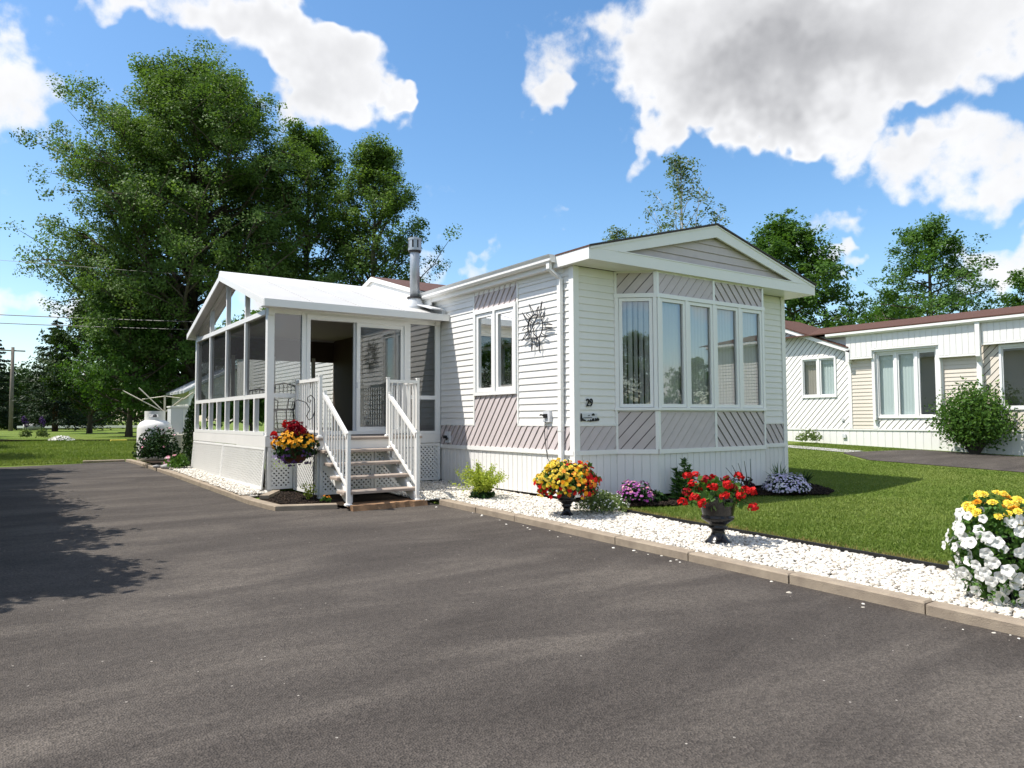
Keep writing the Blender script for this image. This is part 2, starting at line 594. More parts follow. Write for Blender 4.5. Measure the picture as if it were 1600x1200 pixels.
M['leaf_yellow'] = leafmat('yellow_green_leaf', (.22, .30, .03), (.45, .50, .09), .35)
M['leaf_green'] = leafmat('garden_leaf', (.035, .09, .018), (.10, .20, .04), .3)
M['leaf_grey'] = leafmat('grey_green_leaf', (.09, .14, .05), (.20, .26, .10), .3)
M['leaf_deep'] = leafmat('deep_green_leaf', (.012, .03, .010), (.03, .07, .02), .2)
M['leaf_plum'] = leafmat('plum_leaf', (.03, .012, .018), (.07, .02, .03), .2)


def petal(name, c1, c2):
    return leafmat(name, c1, c2, .25, .55, (1, 1, 1))


M['p_yellow'] = petal('yellow_petal', (.86, .62, .03), (.88, .72, .16))
M['p_gold'] = petal('golden_petal', (.78, .33, .015), (.82, .44, .04))
M['p_orange'] = petal('orange_petal', (.75, .22, .02), (.80, .34, .05))
M['p_red'] = petal('red_petal', (.42, .006, .008), (.60, .015, .014))
M['p_dred'] = petal('dark_red_petal', (.20, .004, .010), (.34, .008, .018))
M['p_coral'] = petal('coral_petal', (.62, .05, .03), (.75, .10, .06))
M['p_white'] = petal('white_petal', (.80, .79, .74), (.84, .83, .79))
M['p_pink'] = petal('pink_petal', (.68, .25, .34), (.80, .45, .52))
M['p_purple'] = petal('purple_petal', (.28, .05, .26), (.45, .14, .42))
M['p_lilac'] = petal('lilac_petal', (.52, .46, .68), (.78, .74, .86))
M['p_violet'] = petal('violet_petal', (.06, .03, .12), (.12, .06, .20))


def grass_mat():
    m = bpy.data.materials.new('lawn_ground')
    m.use_nodes = True
    t = m.node_tree
    b = t.nodes['Principled BSDF']
    tcn = N(t, 'ShaderNodeTexCoord')
    n1 = N(t, 'ShaderNodeTexNoise', inp={'Scale': .35, 'Detail': 5.0, 'Roughness': .6})
    n2 = N(t, 'ShaderNodeTexNoise', inp={'Scale': 9.0, 'Detail': 6.0, 'Roughness': .7})
    for n in (n1, n2):
        t.links.new(tcn.outputs['Object'], n.inputs['Vector'])
    r1 = N(t, 'ShaderNodeValToRGB')
    r1.color_ramp.elements[0].position = .38
    r1.color_ramp.elements[0].color = (.095, .155, .02, 1)
    r1.color_ramp.elements[1].position = .66
    r1.color_ramp.elements[1].color = (.165, .20, .05, 1)
    t.links.new(n1.outputs['Fac'], r1.inputs[0])
    mr = N(t, 'ShaderNodeMapRange', inp={'From Min': .3, 'From Max': .7, 'To Min': .65, 'To Max': 1.25})
    t.links.new(n2.outputs['Fac'], mr.inputs['Value'])
    mx = N(t, 'ShaderNodeMix', data_type='RGBA', blend_type='MULTIPLY', inp={0: 1.0})
    t.links.new(r1.outputs[0], mx.inputs[6])
    t.links.new(mr.outputs[0], mx.inputs[7])
    t.links.new(mx.outputs[2], b.inputs['Base Color'])
    b.inputs['Roughness'].default_value = .95
    b.inputs['Specular IOR Level'].default_value = .1
    bp = N(t, 'ShaderNodeBump', inp={'Strength': .8, 'Distance': .03})
    n3 = N(t, 'ShaderNodeTexNoise', inp={'Scale': 30.0, 'Detail': 5.0, 'Roughness': .7})
    t.links.new(tcn.outputs['Object'], n3.inputs['Vector'])
    t.links.new(n3.outputs['Fac'], bp.inputs['Height'])
    t.links.new(bp.outputs[0], b.inputs['Normal'])
    return m


def asphalt_mat():
    m = bpy.data.materials.new('driveway_asphalt')
    m.use_nodes = True
    t = m.node_tree
    b = t.nodes['Principled BSDF']
    tcn = N(t, 'ShaderNodeTexCoord')
    obj = tcn.outputs['Object']
    mp = N(t, 'ShaderNodeMapping')
    mp.inputs['Rotation'].default_value = (0, 0, rad(24))
    mp.inputs['Scale'].default_value = (.55, 1.7, 1)
    t.links.new(obj, mp.inputs['Vector'])
    big = N(t, 'ShaderNodeTexNoise', inp={'Scale': .75, 'Detail': 6.0, 'Roughness': .62, 'Distortion': .6})
    t.links.new(mp.outputs[0], big.inputs['Vector'])
    r = N(t, 'ShaderNodeValToRGB')
    e = r.color_ramp.elements
    e[0].position = .30
    e[0].color = (.045, .0375, .032, 1)
    e[1].position = .50
    e[1].color = (.069, .0585, .050, 1)
    e2 = e.new(.68)
    e2.color = (.110, .094, .079, 1)
    t.links.new(big.outputs['Fac'], r.inputs[0])
    # aggregate
    vo = N(t, 'ShaderNodeTexVoronoi', inp={'Scale': 95.0})
    t.links.new(obj, vo.inputs['Vector'])
    sp = N(t, 'ShaderNodeSeparateColor')
    t.links.new(vo.outputs['Color'], sp.inputs[0])
    ag = N(t, 'ShaderNodeMapRange', inp={'From Min': 0.0, 'From Max': 1.0, 'To Min': .64, 'To Max': 1.38})
    t.links.new(sp.outputs[0], ag.inputs['Value'])
    mx = N(t, 'ShaderNodeMix', data_type='RGBA', blend_type='MULTIPLY', inp={0: 1.0})
    t.links.new(r.outputs[0], mx.inputs[6])
    t.links.new(ag.outputs[0], mx.inputs[7])
    # odd pale stones
    v2 = N(t, 'ShaderNodeTexVoronoi', inp={'Scale': 26.0})
    t.links.new(obj, v2.inputs['Vector'])
    s2 = N(t, 'ShaderNodeSeparateColor')
    t.links.new(v2.outputs['Color'], s2.inputs[0])
    g1 = N(t, 'ShaderNodeMath', operation='GREATER_THAN', inp={1: .984})
    t.links.new(s2.outputs[1], g1.inputs[0])
    l1 = N(t, 'ShaderNodeMath', operation='LESS_THAN', inp={1: .16})
    t.links.new(v2.outputs['Distance'], l1.inputs[0])
    mm = N(t, 'ShaderNodeMath', operation='MULTIPLY')
    t.links.new(g1.outputs[0], mm.inputs[0])
    t.links.new(l1.outputs[0], mm.inputs[1])
    m3 = N(t, 'ShaderNodeMix', data_type='RGBA')
    m3.inputs[7].default_value = (.34, .31, .27, 1)
    t.links.new(mm.outputs[0], m3.inputs[0])
    t.links.new(mx.outputs[2], m3.inputs[6])
    t.links.new(m3.outputs[2], b.inputs['Base Color'])
    b.inputs['Roughness'].default_value = .82
    b.inputs['Specular IOR Level'].default_value = .25
    bp = N(t, 'ShaderNodeBump', inp={'Strength': .9, 'Distance': .009})
    t.links.new(vo.outputs['Distance'], bp.inputs['Height'])
    t.links.new(bp.outputs[0], b.inputs['Normal'])
    return m


M['grass'] = grass_mat()
M['asphalt'] = asphalt_mat()
M['blade'] = leafmat('grass_blade', (.105, .165, .026), (.225, .27, .075), .3)


# ------------------------------------------------------------------ ground
def smooth(x, a, b):
    t = min(1, max(0, (x-a)/(b-a)))
    return t*t*(3-2*t)


def gz(y):
    """driveway level"""
    yy = max(-12, min(y, 24))
    return -.19+.018*yy


def lawn_z(x, y):
    r = smooth(x, 3.5, 12.5)*(.30+.016*max(-6, min(y, 8)))
    return gz(y)+.075+r


def ground_z(x, y):
    if x < -1.28 and y < 3:
        return gz(y)-.02
    if x < -3.6:
        return gz(y)-.02 if y < 13.2 else gz(y)+.03
    return lawn_z(x, y) if x > 0 else gz(y)+.03


def at(u, v, D):
    d = pixdir(u, v)
    return CAM + d*(D/d.dot(_f))


def at_ground(u, D, z=None):
    p = at(u, 655, D)
    return Vector((p.x, p.y, ground_z(p.x, p.y) if z is None else z))


def axis(pts):
    return np.array(sorted(set(round(p, 3) for p in pts)))


xs = axis(list(np.arange(-12, 20.1, 1.0)) + [-1.29, -1.27, -3.61, -3.59, -.01, .01] + [-900, -500, -250, -120, -60, -30, -20, 30, 45, 60, 120, 250, 500, 900])
ys = axis(list(np.arange(-14, 30.1, 1.0)) + [2.99, 3.01, 13.19, 13.21] + [-900, -500, -250, -120, -60, -30, -20, 40, 60, 90, 140, 250, 500, 900])
V = [(x, y, ground_z(x, y) - (.0 if not (-2.9 < x < 5.2 and .2 < y < 19) else .04)) for y in ys for x in xs]
nx_ = len(xs)
Fq = [(j*nx_+i, j*nx_+i+1, (j+1)*nx_+i+1, (j+1)*nx_+i) for j in range(len(ys)-1) for i in range(nx_-1)]
g = bpy.data.objects.new('ground', mesh_from('ground', V, Fq, M['grass'], True))
COL.objects.link(g)
g['kind'] = 'structure'


def sheet(name, outline, zf, m, kind='structure', step=.8, thick=None):
    """flat sheet that follows zf, cut from a convex outline into small cells"""
    x0, x1 = min(p[0] for p in outline), max(p[0] for p in outline)
    y0, y1 = min(p[1] for p in outline), max(p[1] for p in outline)
    A = sum(outline[i-1][0]*outline[i][1]-outline[i][0]*outline[i-1][1] for i in range(len(outline)))
    pts = outline if A > 0 else outline[::-1]
    mb = MB()
    x = x0
    while x < x1-1e-6:
        y = y0
        while y < y1-1e-6:
            c = [(x, y), (min(x+step, x1), y), (min(x+step, x1), min(y+step, y1)), (x, min(y+step, y1))]
            for i in range(len(pts)):
                p, q = pts[i-1], pts[i]
                nxx, nyy = q[1]-p[1], -(q[0]-p[0])
                c = clip(c, nxx, nyy, nxx*p[0]+nyy*p[1])
                if len(c) < 3:
                    break
            if len(c) >= 3:
                mb.add([(a, b, zf(a, b)) for a, b in c], [tuple(range(len(c)))])
            y += step
        x += step
    return mb.obj(name, m, None, True, kind=kind)


sheet('driveway', [(-7.6, -13.0), (-1.37, -13.0), (-1.37, 2.2), (-7.6, 2.2)], lambda x, y: gz(y), M['asphalt'])
sheet('driveway_rear', [(-7.6, 2.2), (-3.66, 2.2), (-3.78, 8.0), (-3.95, 13.0), (-7.6, 12.2)], lambda x, y: gz(y), M['asphalt'])
sheet('driveway_apron', [(-3.66, 1.9), (-1.37, 1.9), (-1.37, 2.9), (-3.66, 2.9)], lambda x, y: gz(y)-.004, M['asphalt'])
sheet('street', [(-70, -22.0), (70, -22.0), (70, -12.6), (-70, -12.6)], lambda x, y: gz(-12.6)-.012, M['road'], step=5.0)
sheet('neighbour_driveway', [(8.6, -12.4), (11.9, -12.4), (12.6, 1.35), (10.2, 2.0), (9.2, .8)], lambda x, y: lawn_z(x, y)+.012, M['asphalt'])
sheet('neighbour_path', [(10.4, 2.0), (11.0, 1.9), (12.2, 12.0), (11.5, 12.0)], lambda x, y: lawn_z(x, y)+.012, M['stone'])

# white chip bed between kerb and lawn
LE = [(.35, .4), (.06, -.3), (-.04, -1.3), (-.09, -3.0), (-.13, -5.0), (-.16, -9.0)]   # lawn edge


def lawn_edge(y):
    for (xa, ya), (xb, yb) in zip(LE, LE[1:]):
        if ya >= y >= yb:
            return xa+(xb-xa)*(ya-y)/(ya-yb)
    return LE[0][0] if y > LE[0][1] else LE[-1][0]


def bed_z(x, y):
    return gz(y)+.062


mb = MB()
yy = list(np.arange(-9.0, 3.81, .4))
for ya, yb in zip(yy, yy[1:]):
    def xr(y):
        return 0.25 if y > .3 else lawn_edge(y)
    x0a = -1.25 if ya < 1.5 else -1.6
    mb.add([(x0a, ya, bed_z(0, ya)), (xr(ya), ya, bed_z(0, ya)), (xr(yb), yb, bed_z(0, yb)), (x0a, yb, bed_z(0, yb))], [(0, 1, 2, 3)])
mb.add([(-3.56, 3.4, gz(3.4)+.06), (-3.0, 3.4, gz(3.4)+.06), (-3.0, 9.3, gz(9.3)+.06), (-3.68, 9.3, gz(9.3)+.06)], [(0, 1, 2, 3)])
mb.obj('gravel_bed', M['gravelbase'], None, kind='structure')


def icosa():
    p = (1+5**.5)/2
    v = np.array([(-1, p, 0), (1, p, 0), (-1, -p, 0), (1, -p, 0), (0, -1, p), (0, 1, p), (0, -1, -p), (0, 1, -p), (p, 0, -1), (p, 0, 1), (-p, 0, -1), (-p, 0, 1)], float)
    v /= np.linalg.norm(v[0])
    f = np.array([(0, 11, 5), (0, 5, 1), (0, 1, 7), (0, 7, 10), (0, 10, 11), (1, 5, 9), (5, 11, 4), (11, 10, 2), (10, 7, 6), (7, 1, 8), (3, 9, 4), (3, 4, 2), (3, 2, 6), (3, 6, 8), (3, 8, 9), (4, 9, 5), (2, 4, 11), (6, 2, 10), (8, 6, 7), (9, 8, 1)])
    return v, f


def pebbles(name, pos, smin, smax, m, seed, **kw):
    r = np.random.default_rng(seed)
    iv, jf = icosa()
    n = len(pos)
    s = r.uniform(smin, smax, (n, 1, 1))*np.stack([r.uniform(.8, 1.3, n), r.uniform(.7, 1.1, n), r.uniform(.5, .85, n)], 1)[:, None, :]
    a = r.uniform(0, 6.28, n)
    base = iv[None]*(1+r.uniform(-.22, .22, (n, 12, 1)))*s
    c, sn = np.cos(a)[:, None], np.sin(a)[:, None]
    V = np.stack([base[..., 0]*c-base[..., 1]*sn, base[..., 0]*sn+base[..., 1]*c, base[..., 2]], -1) + pos[:, None, :]
    F = jf[None]+(np.arange(n)*12)[:, None, None]
    me = np_mesh(name, V.reshape(-1, 3), F.reshape(-1, 3), m, np.repeat(r.uniform(0, 1, n)**3.0, 20))
    o = bpy.data.objects.new(name, me)
    COL.objects.link(o)
    tag(o, **kw)
    return o


R0 = np.random.default_rng(11)
P = []
for _ in range(26000):
    y = -7.2+R0.random()**1.0*11.0
    x0 = -1.25 if y < 1.5 else -1.6
    x1 = (-.02 if y > .25 else lawn_edge(y)-.02)
    if y > .25:
        x1 = .03
    x = x0+R0.random()*(x1-x0)
    P.append((x, y, bed_z(x, y)+.006+R0.random()*.016))
for _ in range(4200):
    y = 3.5+R0.random()*5.9
    x = -3.64+R0.random()*.45
    P.append((x, y, gz(y)+.07+R0.random()*.02))
for _ in range(36):
    y = -7+R0.random()*8.4
    x = -1.40-abs(R0.normal())*.10
    P.append((x, y, gz(y)-.004))
pebbles('gravel_stones', np.array(P), .012, .025, M['pebble'], 3, kind='stuff', label='loose white marble chips filling the strip between kerb and lawn', cat='gravel')

# kerb blocks
kerb = empty('kerb', (-1.3, 0, gz(0)), kind='structure')
KJ = [1.45, .45, -.45, -1.35, -2.27, -3.25, -4.3, -5.36, -6.35, -7.35, -8.35]
for y0, y1 in zip(KJ[1:], KJ):
    ym = (y0+y1)/2
    m = MB()
    jx = rnd.uniform(-.008, .008)
    jz = rnd.uniform(-.004, .006)
    g0, g1 = gz(y0), gz(y1)
    c = .012
    a, b = y0+.006, y1-.006
    X0, X1 = -1.375+jx, -1.235+jx
    T = .082+jz
    m.add([(X0, a, g0-.03), (X1, a, g0-.03), (X1, b, g1-.03), (X0, b, g1-.03), (X0, a, g0+T-c), (X1, a, g0+T-c), (X1, b, g1+T-c), (X0, b, g1+T-c),
           (X0+c, a+c, g0+T), (X1-c, a+c, g0+T), (X1-c, b-c, g1+T), (X0+c, b-c, g1+T)],
          [(0, 3, 2, 1), (0, 1, 5, 4), (1, 2, 6, 5), (2, 3, 7, 6), (3, 0, 4, 7), (4, 5, 9, 8), (5, 6, 10, 9), (6, 7, 11, 10), (7, 4, 8, 11), (8, 9, 10, 11)])
    m.obj('kerb_block', M['kerb'], kerb)


def kerb_run(pts, w, h, parent, name='kerb_block', m=None, c=.01):
    """blocks along a polyline; pts are the outer (driveway) edge, the block lies to the right of travel"""
    for (p, q) in zip(pts, pts[1:]):
        p, q = Vector((p[0], p[1], 0)), Vector((q[0], q[1], 0))
        d = (q-p).normalized()
        s = Vector((d.y, -d.x, 0))
        p2, q2 = p+d*.005, q-d*.005
        mbb = MB()
        vs = []
        for (pt, ins) in ((p2, 0), (p2+s*w, 0), (q2+s*w, 0), (q2, 0)):
            vs.append((pt.x, pt.y, gz(pt.y)-.03))
        for (pt, ins) in ((p2, 0), (p2+s*w, 0), (q2+s*w, 0), (q2, 0)):
            vs.append((pt.x, pt.y, gz(pt.y)+h-c))
        for pt in (p2+d*c+s*c, p2+d*c+s*(w-c), q2-d*c+s*(w-c), q2-d*c+s*c):
            vs.append((pt.x, pt.y, gz(pt.y)+h))
        mbb.add(vs, [(0, 3, 2, 1), (0, 1, 5, 4), (1, 2, 6, 5), (2, 3, 7, 6), (3, 0, 4, 7), (4, 5, 9, 8), (5, 6, 10, 9), (6, 7, 11, 10), (7, 4, 8, 11), (8, 9, 10, 11)])
        mbb.obj(name, m or M['kerb'], parent)


kerb_run([(-3.56, 2.06), (-3.66, 3.0), (-3.67, 4.0), (-3.69, 5.0), (-3.71, 6.0), (-3.73, 7.0), (-3.76, 8.0), (-3.80, 9.0), (-3.84, 10.0), (-3.88, 11.0), (-3.93, 12.0), (-4.02, 12.9)], .13, .065, kerb)
kerb_run([(-2.78, 1.80), (-3.56, 2.06)], .13, .07, kerb)
kerb_run([(-4.02, 12.95), (-4.95, 13.0)], .14, .05, kerb)

# black lawn edging strip
m = MB()
for (xa, ya), (xb, yb) in zip(LE, LE[1:]):
    m.add([(xa-.012, ya, gz(ya)+.03), (xb-.012, yb, gz(yb)+.03), (xb-.012, yb, gz(yb)+.115), (xa-.012, ya, gz(ya)+.115),
           (xa+.012, ya, gz(ya)+.03), (xb+.012, yb, gz(yb)+.03), (xb+.012, yb, gz(yb)+.115), (xa+.012, ya, gz(ya)+.115)],
          [(0, 1, 2, 3), (4, 5, 6, 7), (3, 2, 6, 7)])
m.obj('lawn_edging', M['black'], None, label='thin black plastic edging between white gravel and front lawn', cat='edging')

# mulch beds
FB = [(.36, .1), (.25, -.75), (.9, -1.0), (1.7, -.95), (2.6, -.8), (3.2, -1.1), (3.9, -1.45), (4.5, -1.2), (5.1, -.4), (5.15, .6), (4.9, .6), (4.9, .1)]
MB().add([(x, y, gz(y)+.105) for x, y in FB], [tuple(range(len(FB)))]).obj('front_flower_bed', M['soil'], None, kind='structure')
sheet('corner_flower_bed', [(-3.44, 2.2), (-2.8, 1.96), (-2.74, 2.1), (-2.74, 3.9), (-3.1, 3.9), (-3.52, 3.0)], lambda x, y: gz(y)+.05, M['soil'], step=.4)
sheet('rear_flower_bed', [(-3.60, 9.35), (-2.6, 9.35), (-2.5, 13.2), (-3.8, 13.2)], lambda x, y: gz(y)+.07, M['soil'], step=.5)

M['chip'] = leafmat('mulch_chip', (.014, .010, .008), (.055, .038, .026), 0, .9)
P = []
for _ in range(9000):
    x, y = .2+R0.random()*5, -1.5+R0.random()*2.1
    ins = False
    for i in range(len(FB)):
        (xa, ya), (xb, yb) = FB[i-1], FB[i]
        if (ya > y) != (yb > y) and x < (xb-xa)*(y-ya)/(yb-ya)+xa:
            ins = not ins
    if ins:
        P.append((x, y, gz(y)+.108+R0.random()*.012))
for _ in range(1500):
    x, y = -3.4+R0.random()*.62, 2.15+R0.random()*1.6
    P.append((x, y, gz(y)+.054+R0.random()*.01))
pebbles('mulch_chips', np.array(P), .008, .022, M['chip'], 5, kind='stuff', label='dark mulch crumbs covering the flower beds', cat='mulch')

# ------------------------------------------------------------------ the white mobile home
HL, HW = 18.0, 4.95          # length (y), width (x)
home = empty('mobile_home', (2.47, 9, -.1), 'white mobile home with lavender diagonal trim and front bay window, number 29', 'mobile home')
FL = frame((0, 0), (0, 1), (-1, 0))          # long left wall, a = y
FF = frame((0, 0), (1, 0), (0, -1))          # front wall, a = x
BX = [(.80, 0), (1.25, -.40), (3.78, -.40), (4.23, 0)]
FB1 = frame(BX[0], (.45, -.40), (-.40, -.45))
FB2 = frame(BX[1], (1, 0), (0, -1))
FB3 = frame(BX[2], (.45, .40), (.40, -.45))
LB1 = math.hypot(.45, .40)
LB2 = BX[2][0]-BX[1][0]
ZT, ZS, ZSOF = .624, 1.0, 3.26

m = MB()   # sheathing shell with openings
wy0, wy1, wz0, wz1 = 1.42, 2.55, 1.53, 2.86
for (y0, y1, z0, z1) in ((0, wy0, -.02, ZSOF), (wy1, HL, -.02, ZSOF), (wy0, wy1, -.02, wz0), (wy0, wy1, wz1, ZSOF)):
    m.box(.0, .1, y0, y1, z0, z1)
for (x0, x1, z0, z1) in ((.1, BX[0][0], -.02, ZSOF), (BX[3][0], HW-.1, -.02, ZSOF)):
    m.box(x0, x1, 0, .1, z0, z1)
m.box(HW-.1, HW, 0, HL, -.02, ZSOF)
m.box(.1, HW-.1, HL-.1, HL, -.02, ZSOF)
def extr(mb_, poly, z0, z1):
    mb_.prism(poly, lambda p, t: (p[0], p[1], t), z0, z1)
bayp = [(BX[0][0], .1), BX[0], BX[1], BX[2], BX[3], (BX[3][0], .1)]
extr(m, bayp, -.02, 1.21)
extr(m, bayp, 2.88, ZSOF)
m.obj('wall', M['skirt'], home)
MB().box(.1, HW-.1, .1, HL-.1, .55, .62).obj('floor', M['floor'], home)
m = MB()
m.box(.1, HW-.1, .1, HL-.1, ZSOF-.06, ZSOF-.02)
m.obj('ceiling', M['room'], home)
MB().box(.1, HW-.1, 3.2, 3.3, .62, ZSOF-.06).obj('partition', M['room'], home)

# left wall cladding
pz0 = ZT
boards(FL, rect(0.0, 3.78, pz0, ZS-.025), rad(128), .122, .016, M['lav'], home, 'diagonal_board', back=M['groove'], t0=.012, t1=.024)
boards(FL, rect(1.36, 2.62, ZS-.025, 1.475), rad(128), .122, .016, M['lav'], home, 'diagonal_board', back=M['groove'], t0=.012, t1=.024)
boards(FL, rect(1.36, 2.62, 2.93, 3.24), rad(128), .122, .016, M['lav'], home, 'diagonal_board', back=M['groove'], t0=.012, t1=.024)
siding(FL, .0, 1.33, ZS, 3.25, M['vinyl'], home)
siding(FL, 2.65, 3.78, ZS, 3.25, M['vinyl'], home)
siding(FL, 3.79, 9.0, .80, 3.25, M['vinyl'], home)
siding(FL, 9.15, 16.0, ZS, 3.25, M['vinyl'], home)
m = MB()
for (a0, a1, z0, z1, d) in ((0, 1.36, ZS-.03, ZS, .024), (2.62, 3.78, ZS-.03, ZS, .024), (1.33, 1.365, ZS, 3.25, .026), (2.615, 2.65, ZS, 3.25, .026)):
    MB().fbox(FL, a0, a1, 0, d, z0, z1).obj('channel_trim', M['trim'], home)
m = MB()
m.fbox(FL, -.0, 3.78, 0, .035, ZT-.065, ZT)
m.fbox(FF, .0, BX[0][0], 0, .035, ZT-.065, ZT)
m.fbox(FB1, 0, LB1, 0, .035, ZT-.065, ZT)
m.fbox(FB2, 0, LB2, 0, .035, ZT-.065, ZT)
m.fbox(FB3, 0, LB1, 0, .035, ZT-.065, ZT)
m.fbox(FF, BX[3][0], HW, 0, .035, ZT-.065, ZT)
m.obj('base_rail', M['trim'], home)
# skirting
skirting(FL, .0, 3.78, -.045, ZT-.065, M['skirt'], home)
skirting(FF, 0, BX[0][0], -.03, ZT-.065, M['skirt'], home)
skirting(FB1, 0, LB1, -.03, ZT-.065, M['skirt'], home)
skirting(FB2, 0, LB2, -.03, ZT-.065, M['skirt'], home)
skirting(FF, BX[3][0], HW, -.03, ZT-.065, M['skirt'], home)
# corner posts
m = MB()
m.box(-.028, .075, -.028, .0, ZT-.6, ZSOF-.003)
m.box(-.028, .0, .0, .075, ZT-.6, ZSOF-.003)
m.obj('corner_post', M['trim'], home)
MB().box(HW-.075, HW+.028, -.028, .0, -.03, ZSOF-.003).obj('corner_post', M['trim'], home)
# front wall cladding
boards(FF, rect(.08, .77, ZT, ZS-.025), rad(48), .125, .015, M['lav'], home, 'diagonal_board', back=M['groove'], t0=.024, t1=.010)
siding(FF, .075, .775, ZS, 3.25, M['vinyl'], home)
boards(FF, rect(4.26, 4.87, ZT, ZS-.025), rad(128), .125, .014, M['lav'], home, 'diagonal_board', back=M['groove'], t0=.010, t1=.022)
siding(FF, 4.26, 4.875, ZS, 3.25, M['vinyl'], home)
m = MB()
for (a0, a1, z0, z1) in ((.075, .775, ZS-.03, ZS), (4.255, 4.875, ZS-.03, ZS), (.772, .802, ZT, 3.25), (4.228, 4.258, ZT, 3.25)):
    MB().fbox(FF, a0, a1, 0, .028, z0, z1).obj('channel_trim', M['trim'], home)
# bay panels
for (z0, z1) in ((ZT, 1.175), (2.93, 3.235)):
    boards(FB1, rect(.03, LB1-.035, z0, z1), rad(48), .125, .012, M['lav'], home, 'diagonal_board', back=M['groove'], t0=.010, t1=.022)
    boards(FB2, rect(.035, 1.25, z0, z1), rad(48), .125, .015, M['lav'], home, 'diagonal_board', back=M['groove'], t0=.024, t1=.010)
    boards(FB2, rect(1.30, LB2-.03, z0, z1), rad(132), .125, .016, M['lav'], home, 'diagonal_board', back=M['groove'], t0=.010, t1=.022)
m = MB()
for (z0, z1) in ((ZT, 1.19), (2.92, 3.25)):
    for F_, a0, a1 in ((FB1, 0, .028), (FB1, LB1-.035, LB1+.012), (FB2, -.012, .035), (FB2, 1.25, 1.30), (FB2, LB2-.03, LB2+.01)):
        MB().fbox(F_, a0, a1, 0, .03, z0, z1).obj('panel_trim', M['trim'], home)
m = MB()
for F, L in ((FB1, LB1), (FB2, LB2), (FB3, LB1)):
    m.fbox(F, -.01, L+.01, 0, .012, 3.235, 3.262)
m.obj('soffit_trim', M['trim'], home)

# bay window: frame, sashes, panes, blinds
bay = MB()
for F, L in ((FB1, LB1), (FB2, LB2), (FB3, LB1)):
    bay.fbox(F, -.02, L+.02, -.08, .055, 1.195, 1.235)
    bay.fbox(F, -.02, L+.02, -.08, .045, 2.865, 2.925)
    bay.fbox(F, -.005, .05, -.08, .04, 1.235, 2.865)
    bay.fbox(F, L-.05, L+.005, -.08, .04, 1.235, 2.865)
for i in range(1, 4):
    a = LB2*i/4
    bay.fbox(FB2, a-.03, a+.03, -.08, .04, 1.235, 2.865)
bayo = bay.obj('bay_window', M['frame'], home)


def sash(F, a0, a1, z0, z1, parent, gmat, w=.055, n0=-.02, n1=.028, framemat=None, wl_=None):
    s = MB()
    for (p, q, r, t) in ((a0, a1, z0, z0+w), (a0, a1, z1-w, z1), (a0, a0+w, z0+w, z1-w), (a1-w, a1, z0+w, z1-w)):
        s.fbox(F, p, q, n0, n1, r, t)
    s.obj('sash', framemat or M['frame'], parent)
    gl = MB()
    gl.add([F(a, n0+.018, z) for a, z in ((a0+w-.005, z0+w-.005), (a1-w+.005, z0+w-.005), (a1-w+.005, z1-w+.005), (a0+w-.005, z1-w+.005))], [(0, 1, 2, 3)])
    gl.obj('glass_pane', gmat, parent)


def vblinds(F, a0, a1, z0, z1, parent, m_, n0=-.14, w=.085, ang=35):
    me = None
    n = int((a1-a0)/(w*.86))
    for i in range(n):
        a = a0+(i+.5)*(a1-a0)/n
        an = rad(ang+rnd.uniform(-6, 6))
        ca, sa = math.cos(an)*w/2, math.sin(an)*w/2
        s = MB()
        s.prism([(a-ca, n0-sa), (a, n0+.006), (a+ca, n0+sa), (a, n0+.003)], lambda p, t: F(p[0], p[1], t), z0, z1)
        s.obj('blind_slat', m_, parent)


sash(FB1, .055, LB1-.055, 1.24, 2.86, bayo, M['glass'], .05)
sash(FB3, .055, LB1-.055, 1.24, 2.86, bayo, M['glass'], .05)
for i in range(4):
    sash(FB2, LB2*i/4+(.052 if i == 0 else .032), LB2*(i+1)/4-(.052 if i == 3 else .032), 1.24, 2.86, bayo, M['glass'], .05)
vblinds(FB1, .10, LB1-.02, 1.26, 2.84, bayo, M['blind'], -.085, ang=50)
vblinds(FB2, .02, LB2-.02, 1.26, 2.84, bayo, M['blind'], -.075, ang=14)

# casement window in the left wall
cw = MB()
cw.fbox(FL, 1.365, 2.615, -.06, .05, 1.475, 1.53)
cw.fbox(FL, 1.365, 2.615, -.06, .05, 2.86, 2.93)
cw.fbox(FL, 1.365, 1.42, -.06, .05, 1.53, 2.86)
cw.fbox(FL, 2.55, 2.615, -.06, .05, 1.53, 2.86)
cw.fbox(FL, 1.955, 2.015, -.06, .05, 1.53, 2.86)
cwo = cw.obj('casement_window', M['frame'], home)
sash(FL, 1.425, 1.95, 1.535, 2.855, cwo, M['glass'], .065)
sash(FL, 2.02, 2.545, 1.535, 2.855, cwo, M['glass'], .065)
m = MB()
for k in range(20):
    a = 1.93+k*.032
    m.fbox(FL, a, a+.02, -.14-.015*(k % 2), -.125-.015*(k % 2), 1.56, 2.85)
m.obj('curtain', M['blind_g'], cwo)

# roof
RIDGE = (2.55, 4.15)
m = MB()
roofp = [(-.13, 3.45), (RIDGE[0], RIDGE[1]), (5.23, 3.45), (5.23, 3.425), (RIDGE[0], RIDGE[1]-.03), (-.13, 3.425)]
m.prism(roofp, lambda p, t: (p[0], t, p[1]), -.50, HL+.4)
rf = m.obj('roof', M['shingle'], home)
m = MB()
m.prism([(-.135, 3.452), (RIDGE[0], 4.153), (5.235, 3.452), (5.235, 3.432), (RIDGE[0], 4.128), (-.135, 3.432)], lambda p, t: (p[0], t, p[1]), -.515, -.50)
m.obj('drip_edge', M['edge'], rf)
